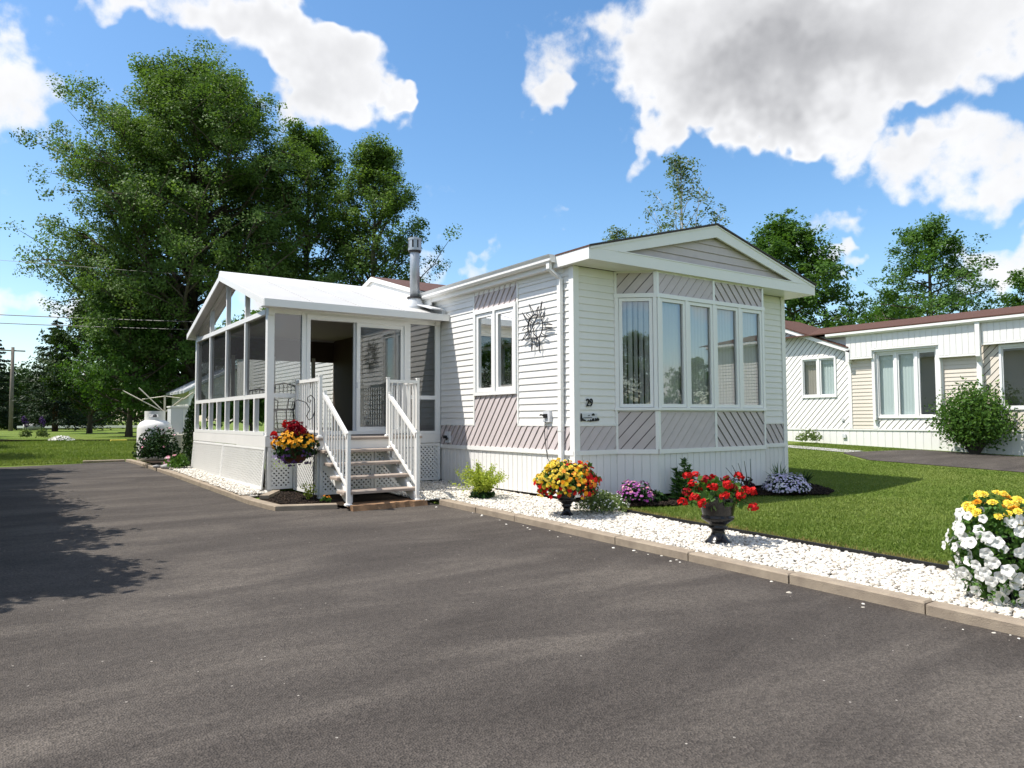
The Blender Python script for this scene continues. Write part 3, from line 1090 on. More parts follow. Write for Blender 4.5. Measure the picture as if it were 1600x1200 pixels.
# gable face boards
m = MB()
m.box(-.105, 5.2, -.482, -.46, 3.26, 3.425)
m.box(.42, 4.72, -.49, -.46, 3.425, 3.44)
m.obj('gable_fascia', M['trim'], home)
m = MB()
s_ = (RIDGE[1]-3.45)/(RIDGE[0]+.13)
rp = [(-.105, 3.425), (RIDGE[0], 4.125), (5.2, 3.425), (4.62, 3.425), (RIDGE[0], 3.93), (.50, 3.425)]
for q in ([rp[0], rp[1], rp[4], rp[5]], [rp[1], rp[2], rp[3], rp[4]]):
    m.prism(q, lambda p, t: (p[0], t, p[1]), -.486, -.455)
m.obj('rake_fascia', M['trim'], home)
m = MB()
for q in ([(-.11, 3.395), (RIDGE[0], 4.10), (RIDGE[0], 4.126), (-.11, 3.428)], [(5.205, 3.395), (RIDGE[0], 4.10), (RIDGE[0], 4.126), (5.205, 3.428)]):
    m.prism(q, lambda p, t: (p[0], t, p[1]), -.497, -.486)
m.obj('rake_trim', M['trim'], home)
FG = frame((0, -.40), (1, 0), (0, -1))
boards(FG, [(.40, 3.43), (4.72, 3.43), (2.55, 3.97)], 0, .125, .012, M['lav'], home, 'gable_board', t0=.014, t1=.003, phase=3.43)
MB().add([(.3, -.395, 3.42), (4.8, -.395, 3.42), (2.55, -.395, 4.0)], [(0, 1, 2)]).obj('gable_sheathing', M['lav'], home)
m = MB()
m.box(-.10, 5.19, -.455, -.03, 3.262, 3.272)
m.box(-.10, .0, -.03, HL, 3.262, 3.272)
m.box(HW, 5.19, -.03, HL, 3.262, 3.272)
sf = m.obj('soffit', M['trim'], home)
# side fascia and gutter
m = MB()
m.box(-.125, -.105, -.482, 4.05, 3.26, 3.43)
m.box(5.2, 5.22, -.482, HL, 3.26, 3.43)
m.obj('side_fascia', M['trim'], home)
gp = [(-.125, 3.43), (-.125, 3.335), (-.20, 3.335), (-.225, 3.36), (-.225, 3.40), (-.245, 3.43), (-.252, 3.445), (-.236, 3.445), (-.215, 3.405), (-.2, 3.35), (-.14, 3.35), (-.14, 3.43)]
m = MB()
m.prism(gp, lambda p, t: (p[0], t, p[1]), .26, 4.32)
gut = m.obj('gutter', M['trim'], home)
m = MB()
m.prism([(-.125, 3.335), (-.20, 3.335), (-.225, 3.36), (-.225, 3.40), (-.252, 3.445), (-.125, 3.445)], lambda p, t: (p[0], t, p[1]), .245, .265)
m.obj('end_cap', M['trim'], gut)
m = MB()
m.box(-.02, .012, .2, 4.3, 3.19, 3.262)
m.obj('frieze_board', M['trim'], home)
m = MB()
def sqtube(mb_, pts, hw, hd):
    for i in range(len(pts)-1):
        (x0, y0, z0), (x1, y1, z1) = pts[i], pts[i+1]
        mb_.add([(x0-hd, y0-hw, z0), (x0+hd, y0-hw, z0), (x0+hd, y0+hw, z0), (x0-hd, y0+hw, z0), (x1-hd, y1-hw, z1), (x1+hd, y1-hw, z1), (x1+hd, y1+hw, z1), (x1-hd, y1+hw, z1)],
                [(0, 3, 2, 1), (4, 5, 6, 7), (0, 1, 5, 4), (1, 2, 6, 5), (2, 3, 7, 6), (3, 0, 4, 7)])
sqtube(m, [(-.18, .33, 3.34), (-.18, .33, 3.25), (-.055, .24, 3.10), (-.055, .24, -.02)], .036, .028)
m.obj('downspout', M['trim'], home)
m = MB()
for z in (2.6, 1.5, .9):
    m.box(-.088, -.02, .20, .28, z, z+.03)
m.obj('strap', M['trim'], home)
# cross gable where the sunroom meets the home
m = MB()
for q in ([(3.9, 3.42), (6.55, 4.17), (9.2, 3.42), (9.2, 3.38), (6.55, 4.13), (3.9, 3.38)],):
    m.prism(q, lambda p, t: (t, p[0], p[1]), -.16, 2.6)
m.obj('cross_roof', M['shingle'], home)
m = MB()
m.prism([(3.95, 3.39), (6.55, 4.13), (9.15, 3.39), (9.15, 3.2), (3.95, 3.2)], lambda p, t: (t, p[0], p[1]), -.14, -.11)
m.prism([(3.88, 3.40), (6.55, 4.155), (9.22, 3.40), (9.22, 3.33), (6.55, 4.06), (3.88, 3.33)], lambda p, t: (t, p[0], p[1]), -.18, -.16)
m.obj('cross_gable', M['trim'], home)

# boxes and cable on the left wall
o1 = MB().box(-.06, -.012, .50, .66, 1.03, 1.19).obj('outlet_box', M['grey'], home)
m = MB()
m.tube([(-.065, .60, 1.12), (-.13, .62, 1.14), (-.11, .66, 1.13)], .012, 6)
m.box(-.085, -.06, .55, .62, 1.09, 1.15)
m.obj('tap', M['black'], o1)
MB().tube([(-.05, .62, 1.05), (-.05, .63, .85), (-.045, .60, .62), (-.05, .56, .5), (-.06, .47, .4)], .006, 5).obj('cable', M['black'], home)
o2 = MB().box(-.05, -.012, 3.42, 3.58, .66, .86).obj('electric_box', M['grey'], home)
m = MB()
m.tube([(-.05, 3.52, .76), (-.11, 3.53, .76)], .028, 8)
m.tube([(-.06, 3.47, .74), (-.09, 3.46, .72)], .018, 8)
m.obj('valve', M['black'], o2)

# dark soil under the home, set back below the skirting
MB().box(.05, HW-.05, .05, HL-.05, -.35, -.06).obj('foundation', M['soil'], home)

# wall sun ornament
def text_mesh(name, txt, size, ext):
    cu = bpy.data.curves.new(name, 'FONT')
    cu.body = txt
    cu.size = size
    cu.extrude = ext
    cu.align_x = 'CENTER'
    cu.offset = size*.016
    t = bpy.data.objects.new(name, cu)
    COL.objects.link(t)
    dg = bpy.context.evaluated_depsgraph_get()
    dg.update()
    me = bpy.data.meshes.new_from_object(t.evaluated_get(dg))
    bpy.data.objects.remove(t)
    return me


orn = empty('sun_ornament', (-.05, .83, 2.06), 'black wrought iron sun face ornament hung on the white siding', 'wall ornament')
oc = Vector((-.055, .84, 2.47))
def op(r, a, d=0):
    return oc + Vector((d, -r*math.cos(a), r*math.sin(a)))
MB().tube([op(.185, 2*math.pi*i/28) for i in range(28)], .009, 5, closed=True).obj('ring', M['iron'], orn)
m = MB()
m.tube([op(.185, a) for a in np.linspace(1.2, 4.9, 12)], .013, 5)
m.tube([oc+Vector((0, -y, z)) for y, z in ((.07, .17), (.02, .11), (-.03, .06), (-.075, -.005), (-.035, -.03), (-.05, -.05), (-.025, -.075), (-.04, -.1), (0, -.13), (.06, -.17))], .009, 5)
m.tube([oc+Vector((0, -y, z)) for y, z in ((.03, .045), (.07, .06), (.11, .04))], .008, 5)
m.tube([oc+Vector((0, -y, z)) for y, z in ((-.09, .09), (-.12, .04), (-.11, -.03), (-.13, -.08))], .007, 5)
m.obj('moon_face', M['iron'], orn)
for i in range(15):
    a = 2*math.pi*(i+.3)/15
    Lr = (.40 if i % 2 == 0 else .31)*rnd.uniform(.92, 1.06)
    w = .115
    tw = .10*(1 if i % 3 else -1)
    m = MB()
    m.tube([op(.185, a-w), op(.25, a-w*.5+tw*.3), op(.31, a-w*.2+tw), op(Lr, a+tw*1.6)], .0065, 5)
    m.tube([op(.185, a+w), op(.24, a+w*.7+tw*.3), op(.30, a+w*.5+tw), op(Lr, a+tw*1.6)], .0065, 5)
    m.obj('ray', M['iron'], orn)

# number and plaque
num = bpy.data.objects.new('house_number', text_mesh('house_number', '29', .155, .006))
num.data.materials.clear()
num.data.materials.append(M['sign'])
num.location = (.255, -.03, 1.255)
num.rotation_euler = (rad(90), 0, 0)
num.scale = (.82, 1, 1)
COL.objects.link(num)
tag(num, 'black house number 29 screwed to white siding beside the corner', 'house number')
pq = empty('name_plaque', (.27, -.03, 1.04), 'small grey and black scenic plaque under the house number', 'plaque')
MB().box(.105, .40, -.026, -.018, 1.045, 1.15).obj('backing', M['grey'], pq)
m = MB()
def pl(pts):
    m.prism(pts, lambda p, t: (p[0], t, p[1]), -.034, -.026)
pl([(.09, 1.04), (.12, 1.045), (.135, 1.075), (.115, 1.09), (.105, 1.15), (.09, 1.155)])
pl([(.13, 1.045), (.19, 1.04), (.17, 1.062), (.14, 1.07)])
pl([(.14, 1.085), (.30, 1.088), (.30, 1.096), (.14, 1.093)])
pl([(.205, 1.043), (.235, 1.06), (.25, 1.045), (.275, 1.07), (.285, 1.045), (.31, 1.08), (.335, 1.085), (.345, 1.04), (.27, 1.036)])
pl([(.30, 1.12), (.345, 1.12), (.35, 1.14), (.325, 1.155), (.30, 1.142)])
pl([(.352, 1.04), (.43, 1.045), (.44, 1.07), (.41, 1.09), (.375, 1.075), (.36, 1.088)])
pl([(.22, 1.115), (.25, 1.118), (.262, 1.13), (.235, 1.125)])
m.obj('silhouette', M['sign'], pq)

# ------------------------------------------------------------------ sunroom
SX, SY0, SY1 = -3.18, 3.79, 9.05
sr = empty('sunroom', (-1.6, 6.4, -.03), 'white glazed sunroom with pitched white roof attached to the mobile home', 'sunroom')
FS = frame((SX, 0), (0, 1), (-1, 0))
FSF = frame((0, SY0), (1, 0), (0, -1))
FSB = frame((0, SY1), (1, 0), (0, 1))
MB().box(SX+.02, -.03, SY0+.02, SY1-.02, .70, .82).obj('floor', M['floor'], sr)
m = MB()   # posts and rails
ZM0, ZM1, ZP = 1.44, 1.51, 2.78
for y in (SY0, SY1-.11):
    m.box(SX, SX+.11, y, y+.11, .66, 2.95)
m.box(-.13, -.025, SY0, SY0+.08, .66, 2.95)
m.fbox(FS, SY0+.11, SY1-.11, -.07, .0, ZM0, ZM1)
m.fbox(FS, SY0+.11, SY1-.11, -.07, .012, ZP, ZP+.08)
MY = [SY0+.11, 5.10, 6.40, 7.70, SY1-.11]
for y in MY[1:-1]:
    m.fbox(FS, y-.035, y+.035, -.07, .006, ZM1, ZP)
sub_y = []
for a, b in zip(MY, MY[1:]):
    for k in range(2):
        sub_y.append((a+(b-a)*k/2, a+(b-a)*(k+1)/2))
for (a, b) in sub_y[1:]:
    m.fbox(FS, a-.035, a+.035, -.07, .003, .89, ZM0)
m.fbox(FS, SY0+.11, SY1-.11, -.07, .02, .83, .89)
# front: rails
for (x0, x1) in ((SX+.11, -2.55), (-.70, -.13)):
    m.fbox(FSF, x0, x1, -.07, 0, ZM0, ZM1)
    m.fbox(FSF, x0, x1, -.07, 0, .82, .87)
    m.fbox(FSF, x0, x1, -.07, 0, 2.80, 2.90)
m.fbox(FSF, -2.62, -2.545, -.07, .004, .82, 2.9)
m.fbox(FSF, -.70, -.64, -.07, .004, .82, 2.9)
m.fbox(FSF, -2.545, -.70, -.07, .0, 2.82, 2.9)
# back frame
for x in (-2.4, -1.5, -.55):
    m.fbox(FSB, x-.04, x+.04, -.07, 0, .83, 2.55)
m.fbox(FSB, SX+.11, -.08, -.07, 0, .83, .9)
m.obj('framing', M['frame'], sr)
MB().prism([(SX+.1, 2.46), (-.03, 2.46), (-.03, 2.98), (SX+.1, 2.98)], lambda p, t: FSB(p[0], t, p[1]), -.06, -.01).obj('dark_header', M['dark'], sr)
MB().box(-.06, -.024, 7.75, 8.98, .82, 3.0).obj('doorway_shade_panel', M['dark'], sr)  # solid dark panel in place of the open doorway, its shade painted in
MB().box(SX+.1, -.03, SY0+.09, SY1-.06, 2.98, 3.0).obj('ceiling', M['room'], sr)
# glass
def pane(F, poly, parent, g_, n=-.035):
    MB().add([F(a, n, z) for a, z in poly], [tuple(range(len(poly)))]).obj('glass_pane', g_, parent)
for a, b in zip(MY, MY[1:]):
    pane(FS, rect(a+.03, b-.03, ZM1-.01, ZP+.01), sr, M['glass_screen'])
for a, b in sub_y:
    pane(FS, rect(a+.03, b-.03, .88, ZM0+.01), sr, M['glass_clear'])
for (x0, x1) in ((SX+.10, -2.61), (-.65, -.12)):
    pane(FSF, rect(x0, x1, .86, ZM0+.01), sr, M['glass_sun'])
    pane(FSF, rect(x0, x1, ZM1-.01, 2.81), sr, M['glass_sun'])
pane(FSB, rect(SX+.1, -.08, .88, 2.47), sr, M['glass_clear'])
# gable transoms
RY, RZ, EZ = 6.34, 3.80, 2.96
sl = (RZ-EZ)/(RY-3.49)
def rz(y):
    return RZ-.06-sl*abs(y-RY)
m = MB()
for y in (5.10, 6.40, 7.70):
    m.fbox(FS, y-.028, y+.028, -.07, .004, ZP+.08, rz(y)-.005)
m.prism([(SY0+.02, rz(SY0+.02)), (RY, rz(RY)), (SY1-.02, rz(SY1-.02)), (SY1-.02, rz(SY1)-.035), (RY, rz(RY)-.045), (SY0+.02, rz(SY0)-.035)], lambda p, t: (t, p[0], p[1]), SX, SX+.07)
m.obj('gable_framing', M['frame'], sr)
for a, b in zip(MY, MY[1:]):
    pts = [(a+.03, ZP+.07), (b-.03, ZP+.07), (b-.03, max(ZP+.08, rz(b-.03)-.03))]
    if a < RY < b:
        pts.append((RY, rz(RY)-.04))
    pts.append((a+.03, max(ZP+.08, rz(a+.03)-.03)))
    pane(FS, pts, sr, M['glass_sun'])
# roof panels, ridge cap, eaves
rx0, rx1 = -3.32, -.02
m = MB()
m.prism([(3.49, EZ), (RY, RZ), (RY, RZ-.07), (3.49, EZ-.07)], lambda p, t: (t, p[0], p[1]), rx0, rx1)
m.prism([(9.19, EZ), (RY, RZ), (RY, RZ-.07), (9.19, EZ-.07)], lambda p, t: (t, p[0], p[1]), rx0, rx1)
rfo = m.obj('roof', M['roof_white'], sr)
m = MB()
m.prism([(RY-.16, RZ-.055), (RY-.12, RZ-.01), (RY-.02, RZ+.085), (RY+.02, RZ+.085), (RY+.12, RZ-.01), (RY+.16, RZ-.055)], lambda p, t: (t, p[0], p[1]), rx0-.01, rx1)
m.obj('ridge_cap', M['trim'], rfo)
m = MB()
for k in range(1, 4):
    x = rx0+k*(rx1-rx0)/4
    m.prism([(3.49, EZ+.001), (RY-.14, RZ-.04), (RY-.14, RZ-.032), (3.49, EZ+.009)], lambda p, t: (t, p[0], p[1]), x-.008, x+.008)
m.obj('panel_seam', M['roof_white'], rfo)
MB().box(rx0-.012, rx1-.0, 3.455, 3.488, EZ-.105, EZ+.012).obj('eave_fascia', M['trim'], sr)
MB().box(rx0-.012, rx1-.0, 9.192, 9.225, EZ-.105, EZ+.012).obj('eave_fascia', M['trim'], sr)
m = MB()
m.prism([(3.488, EZ+.008), (RY, RZ+.012), (9.192, EZ+.008), (9.192, EZ-.10), (RY, RZ-.10), (3.488, EZ-.10)], lambda p, t: (t, p[0], p[1]), rx0-.016, rx0)
m.obj('rake_fascia', M['trim'], sr)
m = MB()
m.box(rx0+.01, rx1-.05, 3.49, SY0, 2.872, 2.88)
m.box(SX+.11, -.13, SY0+.012, SY0+.07, 2.90, 2.99)
m.obj('soffit', M['trim'], sr)
# flashing board against the home
m = MB()
m.prism([(3.6, EZ+.02), (RY, RZ+.06), (RY, RZ+.14), (3.6, EZ+.11)], lambda p, t: (t, p[0], p[1]), -.10, -.02)
m.prism([(3.55, 3.06), (4.4, 3.28), (4.4, 3.30), (3.55, 3.08)], lambda p, t: (t, p[0], p[1]), -.34, -.1)
m.obj('flashing', M['grey'], sr)
m = MB()
m.box(SX-.0, SX+.09, SY0-.05, SY0, 2.76, 2.88)
m.box(-.14, -.05, SY0-.05, SY0, 2.8, 2.88)
m.obj('bracket', M['trim'], sr)
# base band and lattice
m = MB()
m.fbox(FS, SY0, SY1, -.05, .018, .655, .828)
m.fbox(FSF, SX, -.03, -.05, .012, .655, .818)
m.obj('base_band', M['skirt'], sr)


def lattice(F, a0, a1, z0, z1, parent, flare=0.0, pitch=.054, w=.030):
    L = MB()
    for ang, nn in ((rad(45), 0), (rad(135), .006)):
        for p, c0, c1, nx, ny in strips(rect(a0, a1, z0, z1), ang, pitch, pitch-w):
            L.prism(p, lambda q, t, nn=nn: F(q[0], nn+t+flare*(z1-q[1])/(z1-z0), q[1]), 0, .006)
    for (p, q, r, t) in ((a0-.02, a1+.02, z0-.02, z0+.025), (a0-.02, a1+.02, z1-.025, z1+.015), (a0-.02, a0+.025, z0+.025, z1-.025), (a1-.025, a1+.02, z0+.025, z1-.025)):
        L.fbox(lambda a, n, z: F(a, n+flare*(z1-z)/(z1-z0), z), p, q, -.004, .018, r, t)
    return L.obj('lattice_panel', M['lattice'], parent)


lattice(FS, SY0+.04, 6.42, .0, .63, sr, .05)
lattice(FS, 6.48, SY1-.04, .0, .63, sr, .05)
lattice(FSF, SX+.04, -2.78, .0, .63, sr)
lattice(FSF, -1.0, -.06, .0, .63, sr)
m = MB()
m.box(SX+.015, SX+.10, SY0+.012, SY0+.1, -.06, .655)
m.box(SX+.015, SX+.10, SY1-.1, SY1-.012, -.06, .655)
m.box(-.15, -.04, SY0+.03, SY0+.1, -.1, .655)
m.obj('foundation_post', M['skirt'], sr)
MB().box(SX+.3, -.05, SY0+.9, SY1-.1, -.2, -.03).obj('crawl_soil', M['soil'], sr)

# sliding door
dr = MB()
DX0, DX1, DZ0, DZ1 = -2.545, -.705, .83, 2.82
dr.fbox(FSF, DX0, DX0+.06, -.09, .02, DZ0, DZ1)
dr.fbox(FSF, DX1-.06, DX1, -.09, .02, DZ0, DZ1)
dr.fbox(FSF, DX0+.06, DX1-.06, -.09, .02, DZ1-.075, DZ1)
dr.fbox(FSF, DX0+.06, DX1-.06, -.09, .03, DZ0, DZ0+.06)
dro = dr.obj('patio_door', M['frame'], sr)
sash(FSF, -1.66, DX1-.06, DZ0+.06, DZ1-.075, dro, M['glass_clear'], .065, -.04, -.005)
sash(FSF, -1.70, DX1-.12, DZ0+.06, DZ1-.075, dro, M['glass_clear'], .075, -.085, -.05, framemat=M['grey'])
MB().fbox(FSF, -2.50, -2.455, .02, .045, 1.60, 1.70).obj('latch', M['black'], dro)
MB().fbox(FSF, -1.665, -1.635, -.05, -.0, 1.62, 1.72).obj('handle', M['grey'], dro)

# vent pipe
vp = empty('chimney_pipe', (-.30, 4.28, 3.16), 'grey metal chimney pipe rising from the sunroom roof', 'chimney')
vb = (-.30, 4.28, 3.10)
MB().lathe([(.19, 0), (.185, .10), (.125, .24), (.12, .26)], vb, 20).obj('boot', M['grey'], vp, True)
MB().lathe([(.145, .25), (.145, .28), (.10, .285)], vb, 20).obj('storm_collar', M['edge'], vp)
MB().lathe([(.092, .2), (.092, 1.16), (.085, 1.17)], vb, 20).obj('pipe', M['steelp'], vp, True)
m = MB()
m.lathe([(.11, 1.13), (.115, 1.14), (.115, 1.17), (.07, 1.175)], vb, 20)
m.obj('cap_ring', M['edge'], vp)
m = MB()
for k in range(8):
    a0, a1 = 2*math.pi*k/8+.12, 2*math.pi*(k+1)/8-.12
    m.prism([(math.cos(a0), math.sin(a0)), (math.cos(a1), math.sin(a1)), (.93*math.cos(a1), .93*math.sin(a1)), (.93*math.cos(a0), .93*math.sin(a0))], lambda p, t: (vb[0]+p[0]*.125, vb[1]+p[1]*.125, vb[2]+t), 1.17, 1.40)
m.lathe([(.128, 1.165), (.128, 1.21), (.12, 1.21)], vb, 20)
m.lathe([(.128, 1.36), (.128, 1.40), (.05, 1.425)], vb, 20)
m.obj('rain_cap', M['steelp'], vp)
MB().lathe([(.07, 1.17), (.07, 1.37)], vb, 12).obj('flue', M['black'], vp)

# ------------------------------------------------------------------ entry steps and landing
st = empty('entry_steps', (-2.15, 2.2, -.12), 'white railed entry steps with tan treads leading up to the sunroom door', 'steps')
LX0, LX1, LY0 = -2.74, -1.04, 2.66
MB().cbox(LX0-.02, LX1+.02, LY0-.03, SY0-.015, .775, .815, .008).obj('landing_deck', M['tread'], st)
MB().box(LX0, LX1, LY0, SY0-.02, .63, .772).obj('landing_skirt', M['skirt'], st)
TX0, TX1 = -2.76, -1.60
for k in range(4):
    z = .635-.182*k
    yb = 2.66-.25*k
    MB().cbox(TX0, TX1, yb-.275, yb-.005, z-.042, z, .01).obj('tread', M['tread'], st)
for x in (TX0+.07, TX1-.09):
    m = MB()
    m.prism([(2.66, .60), (2.66, .38), (1.66, -.11), (1.62, -.11), (1.62, .02)], lambda p, t: (t, p[0], p[1]), x, x+.04)
    m.obj('stringer', M['trim'], st)
    m = MB()
    for k in range(4):
        z = .635-.182*k
        yb = 2.66-.25*k
        MB().box(x+.045, x+.085, yb-.22, yb-.14, z-.16, z-.045).obj('tread_bracket', M['grey'], st)
# lattice round the landing
FLL = frame((LX0, 0), (0, 1), (-1, 0))
FLF = frame((0, LY0), (1, 0), (0, -1))
lattice(FLL, LY0+.03, SY0-.06, -.02, .60, st, 0)
lattice(FLF, LX0+.03, -1.88, -.02, .60, st, 0)
lattice(FLF, -1.83, LX1-.03, -.02, .60, st, 0)
m = MB()
m.box(LX0+.01, LX0+.08, LY0+.02, LY0+.09, -.1, .63)
m.box(LX1-.08, LX1-.01, LY0+.02, LY0+.09, -.1, .63)
m.obj('landing_post', M['trim'], st)


def baluster_mesh(h):
    m_ = MB().box(-.0095, .0095, -.0095, .0095, 0, h)
    return mesh_from('baluster', m_.v, m_.f, M['trim'])


def post(x, y, z0, z1, s=.022, parent=None):
    m_ = MB()
    m_.box(x-s, x+s, y-s, y+s, z0, z1)
    m_.box(x-s-.006, x+s+.006, y-s-.006, y+s+.006, z1, z1+.018)
    m_.cbox(x-s-.02, x+s+.02, y-s-.02, y+s+.02, z0, z0+.03, .01)
    return m_.obj('rail_post', M['trim'], parent)


def flat_rail(p, q, zt, zb, parent, n):
    """level guard: top and bottom rail plus balusters"""
    p, q = Vector(p), Vector(q)
    d = (q-p).normalized()
    s = Vector((-d.y, d.x))
    m_ = MB()
    for z0, z1, w in ((zt-.05, zt, .024), (zb, zb+.04, .016)):
        P_ = [p+s*w, p-s*w, q-s*w, q+s*w]
        m_.prism([(v.x, v.y) for v in P_], lambda a, t: (a[0], a[1], t), z0, z1)
    ro = m_.obj('guard_rail', M['trim'], parent)
    me = baluster_mesh(zt-.05-zb-.04)
    for k in range(n):
        c = p+(q-p)*((k+.5)/n)
        inst('baluster', me, (c.x, c.y, zb+.04), ro)


ZL = .815
PT = ZL+.92
post(LX0+.03, LY0+.03, ZL, PT, parent=st)
post(LX0+.03, SY0-.05, ZL, PT-.02, parent=st)
post(-1.60, LY0+.03, ZL, PT, parent=st)
post(LX1-.03, LY0+.03, ZL, PT, parent=st)
post(LX1-.03, SY0-.05, ZL, PT-.02, parent=st)
flat_rail((LX0+.03, LY0+.05), (LX0+.03, SY0-.07), PT-.02, ZL+.07, st, 10)
flat_rail((-1.58, LY0+.03), (LX1-.05, LY0+.03), PT-.02, ZL+.07, st, 5)
flat_rail((LX1-.03, LY0+.05), (LX1-.03, SY0-.07), PT-.02, ZL+.07, st, 10)
# sloped stair rails
for x in (TX0+.05, TX1-.05):
    ya, za = 2.50, .635
    yb_, zb_ = 1.60, -.10
    post(x, ya, za, za+.86, .018, st)
    post(x, yb_, zb_, zb_+.98, .024, st)
    tz = lambda y: (za+.82)+((zb_+.93)-(za+.82))*(ya-y)/(ya-yb_)
    lz = lambda y: (za+.10)+((zb_+.22)-(za+.10))*(ya-y)/(ya-yb_)
    m = MB()
    m.prism([(ya+.03, tz(ya)+.03), (yb_, tz(yb_)+.03), (yb_, tz(yb_)-.03), (ya+.03, tz(ya)-.03)], lambda p, t: (t, p[0], p[1]), x-.024, x+.024)
    m.prism([(ya, lz(ya)+.025), (yb_, lz(yb_)+.025), (yb_, lz(yb_)-.025), (ya, lz(ya)-.025)], lambda p, t: (t, p[0], p[1]), x-.014, x+.014)
    hr = m.obj('hand_rail', M['trim'], st)
    me = baluster_mesh(tz(2.0)-lz(2.0)-.05)
    for k in range(8):
        y = ya-(ya-yb_)*(k+.75)/8.5
        inst('baluster', me, (x, y, lz(y)+.02), hr)

# stone slabs under the foot of the steps
for i, (x0, x1) in enumerate(((-2.70, -2.06), (-2.05, -1.55))):
    m = MB()
    g0 = gz(1.5)
    n = 7
    top, bot = [], []
    for k in range(n+1):
        x = x0+(x1-x0)*k/n
        y = 1.46+rnd.uniform(-.02, .02)+(.02 if i else 0)
        top.append((x, y+.012, g0+.075+rnd.uniform(-.006, .006)))
        bot.append((x, y-.012, g0-.02))
    vs_ = top+bot+[(x, 1.80, g0+.08) for (x, _, _) in top]
    fs_ = []
    for k in range(n):
        fs_.append((n+1+k, n+2+k, k+1, k))
        fs_.append((k, k+1, 2*(n+1)+k+1, 2*(n+1)+k))
    fs_.append((0, n+1, 2*(n+1)))
    fs_.append((n, 2*n+1, 3*n+2))
    m.add(vs_, fs_)
    m.obj('stone_slab', M['slab'], None, label=('rusty brown stone slab under the left foot of the entry steps', 'rusty brown stone slab under the right foot of the entry steps')[i], cat='stone slab', group='stone slabs under the steps')
sheet('steps_ground', [(-2.74, 1.8), (-1.4, 1.8), (-1.4, 3.4), (-2.74, 3.4)], lambda x, y: gz(y)+.045, M['soil'], step=.4)

# chairs and table in the sunroom
def iron_chair(name, loc, rz_, label):
    c = empty(name, loc, label, 'chair', 'iron chairs in the sunroom')
    def T(x, y, z):
        return (loc[0]+x*math.cos(rz_)-y*math.sin(rz_), loc[1]+x*math.sin(rz_)+y*math.cos(rz_), loc[2]+z)
    m_ = MB()
    m_.prism([(-.22, -.21), (.22, -.21), (.20, .21), (-.20, .21)], lambda p, t: T(p[0], p[1], t), .43, .46)
    m_.obj('seat', M['iron'], c)
    for sx in (-1, 1):
        for sy in (-1, 1):
            MB().tube([T(.20*sx, .19*sy, .44), T(.23*sx, .23*sy, 0)], .013, 6).obj('leg', M['iron'], c)
    bk = MB()
    bk.tube([T(-.21, .2, .44), T(-.235, .25, .70), T(-.20, .28, .86), T(0, .29, .90), T(.20, .28, .86), T(.235, .25, .70), T(.21, .2, .44)], .014, 6)
    bk.tube([T(-.225, .245, .66), T(.225, .245, .66)], .010, 5)
    b_ = bk.obj('backrest', M['iron'], c)
    for k in range(5):
        x = -.14+.07*k
        MB().tube([T(x, .25, .66), T(x, .28, .87)], .007, 5).obj('spindle', M['iron'], b_)
    for sx in (-1, 1):
        MB().tube([T(.23*sx, .25, .68), T(.25*sx, 0, .67), T(.24*sx, -.18, .64), T(.22*sx, -.2, .45)], .012, 6).obj('armrest', M['iron'], c)
    return c


iron_chair('iron_chair', (-2.62, 5.0, .82), math.pi, 'black iron armchair just inside the front left sunroom pane')
iron_chair('iron_chair', (-2.3, 7.0, .82), 0, 'black iron armchair deeper inside the sunroom behind the table')
tb = empty('bistro_table', (-2.45, 6.0, .82), 'round black iron table inside the sunroom between two chairs', 'table')
MB().lathe([(.40, .70), (.41, .71), (.41, .73), (.40, .735)], (-2.45, 6.0, .82), 24).obj('table_top', M['iron'], tb)
MB().tube([(-2.45, 6.0, .85), (-2.45, 6.0, 1.53)], .025, 8).obj('pedestal', M['iron'], tb)
for k in range(3):
    a = k*2.094
    MB().tube([(-2.45, 6, .95), (-2.45+.15*math.cos(a), 6+.15*math.sin(a), .9), (-2.45+.28*math.cos(a), 6+.28*math.sin(a), .83)], .014, 6).obj('foot', M['iron'], tb)

# ------------------------------------------------------------------ neighbouring mobile home, number 31
NX = 13.0
nb = empty('neighbour_home', (NX+2.4, 0, .1), 'white neighbouring mobile home with red brown roof and tan siding, number 31', 'mobile home')
FN = frame((NX, 0), (0, 1), (-1, 0))
NY0, NY1 = -9.0, 9.5
def nz(y):
    return .135+.038*max(-3, min(y, 6))
m = MB()
wins = [(3.75, 4.85, 1.66, 2.86), (.98, 2.58, 1.05, 2.86), (-2.6, -.42, 1.24, 2.80)]
ycuts = sorted([NY0, NY1]+[w[0] for w in wins]+[w[1] for w in wins])
for y0, y1 in zip(ycuts, ycuts[1:]):
    w = [w for w in wins if w[0] <= (y0+y1)/2 <= w[1]]
    if w:
        m.box(NX, NX+.1, y0, y1, .05, w[0][2])
        m.box(NX, NX+.1, y0, y1, w[0][3], 3.45)
    else:
        m.box(NX, NX+.1, y0, y1, .05, 3.45)
m.box(NX+4.8, NX+4.9, NY0, NY1, .05, 3.45)
m.box(NX+.1, NX+4.8, NY0, NY0+.1, .05, 3.45)
m.box(NX+.1, NX+4.8, NY1-.1, NY1, .05, 3.45)
m.obj('wall', M['vinyl'], nb)
MB().box(NX+.1, NX+4.8, NY0+.1, NY1-.1, .55, .62).obj('floor', M['floor'], nb)
MB().box(NX+.1, NX+4.8, NY0+.1, NY1-.1, 3.2, 3.3).obj('ceiling', M['room'], nb)
MB().box(NX+1.5, NX+1.6, NY0+.1, NY1-.1, .62, 3.2).obj('partition', M['room'], nb)
